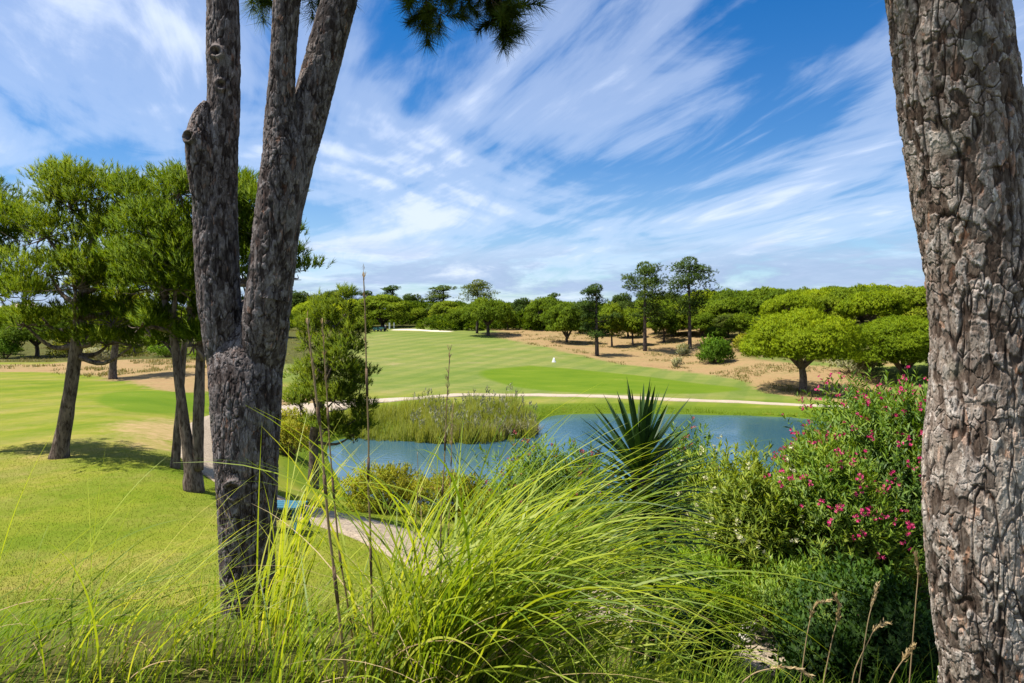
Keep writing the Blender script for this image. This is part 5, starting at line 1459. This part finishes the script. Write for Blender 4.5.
def wheel(e, x, y, r, w):
    t = Mesh(); a = np.linspace(0, 2 * np.pi, 25)[:-1]
    C = np.stack([x + 0 * a, y + np.cos(a) * (r - w * .45), r + np.sin(a) * (r - w * .45)], -1)
    C = np.vstack([C, C[:1]])
    o = t.add(*tube(C, w * .5, 8, False)).build('wheel', M_BLACK, e)
    Mesh().add(*tube(np.array([(x - w * .35, y, r), (x + w * .35, y, r)]), r * .55, 12)).build('rim', M_GREY, o)
def cart():
    p = at(379.5, 331, 121); z = h1(p[0], p[1])
    e = empty('utility_cart', (p[0], p[1], z), 'low green utility cart parked on the far fairway', 'cart', None, R(62))
    M = Mesh(); M.add(*box((0, .55, .48), (1.05, .9, .34))); M.add(*box((0, .95, .38), (1.0, .35, .22))); M.add(*box((0, -.1, .33), (1.05, .6, .1)))
    M.build('body', M_GREENPAINT, e, False)
    M = Mesh(); M.add(*box((0, -.72, .50), (1.1, .85, .05)))
    for s in (-1, 1): M.add(*box((s * .53, -.72, .63), (.04, .85, .22)))
    M.add(*box((0, -1.13, .63), (1.1, .04, .22))).add(*box((0, -.31, .63), (1.1, .04, .22)))
    M.build('cargo_bed', M_GREENPAINT, e, False)
    Mesh().add(*box((0, -.12, .56), (.95, .36, .12))).add(*box((0, -.27, .76), (.95, .08, .34), rotx(R(-8)))).build('seat', M_BLACK, e, False)
    a = np.linspace(0, 2 * np.pi, 17); C = np.stack([-.25 + np.cos(a) * .15, .16 + np.sin(a) * .06, .82 + np.sin(a) * .13], -1)
    Mesh().add(*tube(C, .016, 6, False)).add(*tube(np.array([(-.25, .3, .6), (-.25, .16, .82)]), .02, 6)).build('steering_wheel', M_BLACK, e)
    for x in (-.5, .5):
        for y in (.75, -.75): wheel(e, x, y, .25, .2)
        Mesh().add(*tube(np.array([(x * .7, 1.13, .45), (x * .7, 1.15, .45)]), .07, 10)).build('headlight', M_WHITE, e)
    p = at(386, 331, 120.5); z = h1(p[0], p[1])
    e = empty('golf_trolley', (p[0], p[1], z), 'dark golf bag on a small trolley beside the green utility cart', 'golf trolley', None, R(30))
    Mesh().add(*tube(np.array([(0, 0, .22), (0, .12, .62), (0, .22, .98)]), [.16, .15, .17], 12)).build('bag', M_BLACK, e)
    M = Mesh()
    for k in range(6): M.add(*tube(np.array([(-.08 + .03 * k, .2, .9), (-.10 + .04 * k, .28, 1.14)]), [.012, .03], 6))
    M.build('clubs', M_GREY, e)
    Mesh().add(*tube(np.array([(0, -.05, .15), (0, .25, .75), (0, .5, 1.0)]), .018, 6)).add(*tube(np.array([(-.3, 0, .16), (.3, 0, .16)]), .018, 6)).build('frame', M_GREY, e)
    for s in (-.3, .3): wheel(e, s, 0, .16, .05)
cart()

def marker():
    x, y = hit(554, 362.5); z = h1(x, y)
    e = empty('tee_marker', (x, y, z), 'small white cone-shaped marker on the green', 'marker')
    Mesh().add(*tube(np.array([(0, 0, -.02), (0, 0, .05)]), .26, 20)).build('base', M_WHITE, e)
    Mesh().add(*tube(np.array([(0, 0, .05), (0, 0, .12), (0, 0, .42), (0, 0, .50)]), [.20, .18, .10, .05], 20)).build('cone', M_WHITE, e)
    for k, (px, lab) in enumerate([(389.5, 'white post left of the bunker under the dark umbrella pine'), (394, 'thin grey-white post between the white post and the bunker')]):
        p = at(px, 326, 128); z = h1(p[0], p[1])
        e = empty('white_post', (p[0], p[1], z), lab, 'post')
        w = .26 if k == 0 else .14
        Mesh().add(*box((0, 0, .55), (w, .16, 1.2))).build('shaft', M_WHITE, e, False)
        Mesh().add(*box((0, 0, 1.18), (w * 1.25, .2, .07))).build('cap', M_GREY, e, False)
marker()

def house(px, top_y, Y, w, label, seed):
    x = (px - 512) / F * Y; z = h1(x, Y); top = EYE + (HZ - top_y) / F * Y - z
    e = empty('house', (x, Y, z), label, 'house', 'houses beyond the left wood', R(12))
    wall_h = top - 1.1
    wl = Mesh().add(*box((0, 0, wall_h / 2 - .1), (w, 6.5, wall_h + .2))).build('wall', M_RENDERWALL, e, False)
    V = np.array([(-w / 2 - .4, -3.7, wall_h - .05), (w / 2 + .4, -3.7, wall_h - .05), (w / 2 + .4, 3.7, wall_h - .05), (-w / 2 - .4, 3.7, wall_h - .05), (-w / 2 + 1.6, 0, top), (w / 2 - 1.6, 0, top)])
    r = Mesh().add(V, np.array([[0, 1, 5, 4], [2, 3, 4, 5], [3, 2, 1, 0]]), np.array([[1, 2, 5], [3, 0, 4]])).build('roof', M_ROOFTILE, e, False)
    Mesh().add(*box((w * .2, .6, top - .1), (.6, .6, 1.1))).build('chimney', M_RENDERWALL, r, False)
    for k in range(3):
        for lv in ((1.5, wall_h - 1.4) if wall_h > 4 else (wall_h - 1.4,)):
            xx = (k - 1) * w * .3
            f = Mesh()
            for (cx, cz, sx, sz) in ((xx - .52, lv, .1, 1.3), (xx + .52, lv, .1, 1.3), (xx, lv - .6, 1.14, .1), (xx, lv + .6, 1.14, .1)):
                f.add(*box((cx, -3.27, cz), (sx, .1, sz)))
            f = f.build('window', M_WHITE, e, False)
            Mesh().add(*box((xx, -3.26, lv), (.94, .04, 1.1))).build('pane', M_GLASS, f, False)
house(6, 306, 190, 6.5, 'cream house peeping over the trees at the far left edge', 1)
house(25, 304, 200, 7.5, 'cream house right of the other behind the left wood', 2)

for k, (px, py, Y, s, lab) in enumerate([(762, 633, 8.95, (.55, .22, .14), 'pale edging stone beside the path below the cream oleander'), (738, 640, 8.6, (.42, .3, .12), 'small pale stone left of the edging stone on the path')]):
    p = at(px, py, Y)
    x, y = p[0], Y
    M = Mesh()
    th = np.linspace(0, 2 * np.pi, 18, endpoint=False)
    prof = [(0, .96), (.55, 1.0), (.85, .92), (1, .7)]
    V = np.array([[np.cos(a) * s[0] * .5 * r * (1 + .08 * np.sin(3 * a + k)), np.sin(a) * s[1] * .5 * r * (1 + .07 * np.cos(2 * a)), zz * s[2] - .03] for zz, r in prof for a in th])
    V += (vnoise(V * 14, 5 + k) * .012)[:, None]
    n = 18; kk = np.arange(3)[:, None] * n; j = np.arange(n)[None]
    Q = np.stack([kk + j, kk + (j + 1) % n, kk + n + (j + 1) % n, kk + n + j], -1).reshape(-1, 4)
    c = len(V); V = np.vstack([V, [[0, 0, s[2] * 1.02 - .03]]]); jj = np.arange(n)
    M.add(V, Q, np.stack([np.full(n, c), 3 * n + jj, 3 * n + (jj + 1) % n], -1))
    o = M.build('edging_stone', M_STONEW); o.location = (x, y, h1(x, y) + .035); tag(o, lab, 'stone')

# ------------------------------------------------------------------ sky, sun, camera
SUN_EL, SUN_AZ = 66.0, math.atan2(-.97, -.08)   # azimuth from +Y towards +X
w = bpy.data.worlds.new('World'); S.world = w; w.use_nodes = True
ns, ls = w.node_tree.nodes, w.node_tree.links
ns.clear()
sky = ns.new('ShaderNodeTexSky'); sky.sky_type = 'NISHITA'; sky.sun_disc = False
sky.sun_elevation = R(SUN_EL); sky.sun_rotation = SUN_AZ; sky.air_density = 1.0; sky.dust_density = .4; sky.ozone_density = 2.2
tc = ns.new('ShaderNodeTexCoord')
sep = ns.new('ShaderNodeSeparateXYZ'); ls.new(tc.outputs['Generated'], sep.inputs[0])
zz = math_(ns, ls, 'MAXIMUM', sep.outputs[2], 0.0)
den = math_(ns, ls, 'ADD', zz, .10)
cx = math_(ns, ls, 'DIVIDE', sep.outputs[0], den); cy = math_(ns, ls, 'DIVIDE', sep.outputs[1], den)
cmb = ns.new('ShaderNodeCombineXYZ'); ls.new(cx, cmb.inputs[0]); ls.new(cy, cmb.inputs[1])
def wnoise(vec, scale, sc, rot, det, rough, dist, off=(0, 0, 0)):
    m0 = ns.new('ShaderNodeMapping'); m0.inputs['Rotation'].default_value = (0, 0, rot); ls.new(vec, m0.inputs[0])
    mp = ns.new('ShaderNodeMapping'); mp.inputs['Scale'].default_value = sc; mp.inputs['Location'].default_value = off
    ls.new(m0.outputs[0], mp.inputs[0])
    n = ns.new('ShaderNodeTexNoise'); n.inputs['Scale'].default_value = scale; n.inputs['Detail'].default_value = det; n.inputs['Roughness'].default_value = rough; n.inputs['Distortion'].default_value = dist
    ls.new(mp.outputs[0], n.inputs['Vector']); return n.outputs['Fac']
big = wnoise(cmb.outputs[0], .55, (1, .75, 1), R(-24), 4, .55, 1.2, (31.7, 2.2, 0))
str1 = wnoise(cmb.outputs[0], 1.0, (1.15, .42, 1), R(-24), 9, .58, 1.8, (22.4, 7.9, 0))
str2 = wnoise(cmb.outputs[0], 2.6, (1.3, .30, 1), R(-20), 9, .62, 1.6, (5.7, 2.4, 0))
v = math_(ns, ls, 'MULTIPLY', big, .75)
v = math_(ns, ls, 'MULTIPLY_ADD', str1, .55, v)
v = math_(ns, ls, 'MULTIPLY_ADD', str2, .22, v)
rc = ramp(ns, [(.64, (0, 0, 0)), (.78, (.38, .38, .38)), (.92, (.92, .92, .92))], 'EASE'); ls.new(v, rc.inputs[0])
# veil thickening towards the horizon
hz = ramp(ns, [(0, (.36, .36, .36)), (.10, (.28, .28, .28)), (.24, (.08, .08, .08)), (.5, (0, 0, 0))]); ls.new(zz, hz.inputs[0])
cov = math_(ns, ls, 'SUBTRACT', 1.0, math_(ns, ls, 'MULTIPLY', math_(ns, ls, 'SUBTRACT', 1.0, rc.outputs[0]), math_(ns, ls, 'SUBTRACT', 1.0, hz.outputs[0])))
# low heaps of cloud over the horizon
low = wnoise(tc.outputs['Generated'], 5.5, (1, 1, 4.6), 0, 8, .62, .3, (0, .3, 0))
band = ramp(ns, [(0.0, (1, 1, 1)), (.075, (1, 1, 1)), (.125, (0, 0, 0))]); ls.new(zz, band.inputs[0])
lc = ramp(ns, [(.42, (0, 0, 0)), (.52, (1, 1, 1))]); ls.new(low, lc.inputs[0])
lowm = math_(ns, ls, 'MULTIPLY', math_(ns, ls, 'MULTIPLY', lc.outputs[0], band.outputs[0]), .85)
shade = ramp(ns, [(.44, (3.0, 4.1, 6.2)), (.58, (3.9, 5.0, 7.1)), (.70, (6.8, 7.6, 8.9))]); ls.new(low, shade.inputs[0])
hs = ns.new('ShaderNodeHueSaturation'); hs.inputs['Hue'].default_value = .5; hs.inputs['Saturation'].default_value = 1.55; hs.inputs['Value'].default_value = 1.0
ls.new(sky.outputs[0], hs.inputs['Color'])
hcol = mixc(ns, ls, 1.0, hs.outputs[0], (.80, .98, 1.12), 'MULTIPLY')
c = mixc(ns, ls, cov, hcol, (6.9, 7.8, 9.6))
c = mixc(ns, ls, lowm, c, shade.outputs[0])
bg = ns.new('ShaderNodeBackground'); bg.inputs['Strength'].default_value = .062
ls.new(c, bg.inputs[0])
out = ns.new('ShaderNodeOutputWorld'); ls.new(bg.outputs[0], out.inputs[0])

sd = bpy.data.lights.new('sun', 'SUN'); sd.energy = 4.6; sd.angle = R(.53); sd.color = (1.0, .955, .88)
so = bpy.data.objects.new('sun', sd); COL.objects.link(so)
dv = Vector((math.sin(SUN_AZ) * math.cos(R(SUN_EL)), math.cos(SUN_AZ) * math.cos(R(SUN_EL)), math.sin(R(SUN_EL))))
so.rotation_euler = dv.to_track_quat('Z', 'Y').to_euler()
so.location = (0, 0, 60)

cd = bpy.data.cameras.new('camera'); cam = bpy.data.objects.new('camera', cd); COL.objects.link(cam)
cd.sensor_width = 36; cd.lens = F / 1024 * 36
cd.shift_y = -(341.5 - HZ) / 1024
cd.clip_start = .05; cd.clip_end = 5000
cam.location = (0, 0, EYE); cam.rotation_euler = (R(90), 0, 0)
S.camera = cam
S.view_settings.view_transform = 'Standard'; S.view_settings.look = 'None'; S.view_settings.gamma = 1
S.view_settings.exposure = .98
S.render.engine = 'CYCLES'
S.cycles.use_denoising = True
S.cycles.max_bounces = 6; S.cycles.diffuse_bounces = 3; S.cycles.transmission_bounces = 3; S.cycles.glossy_bounces = 2; S.cycles.transparent_max_bounces = 4
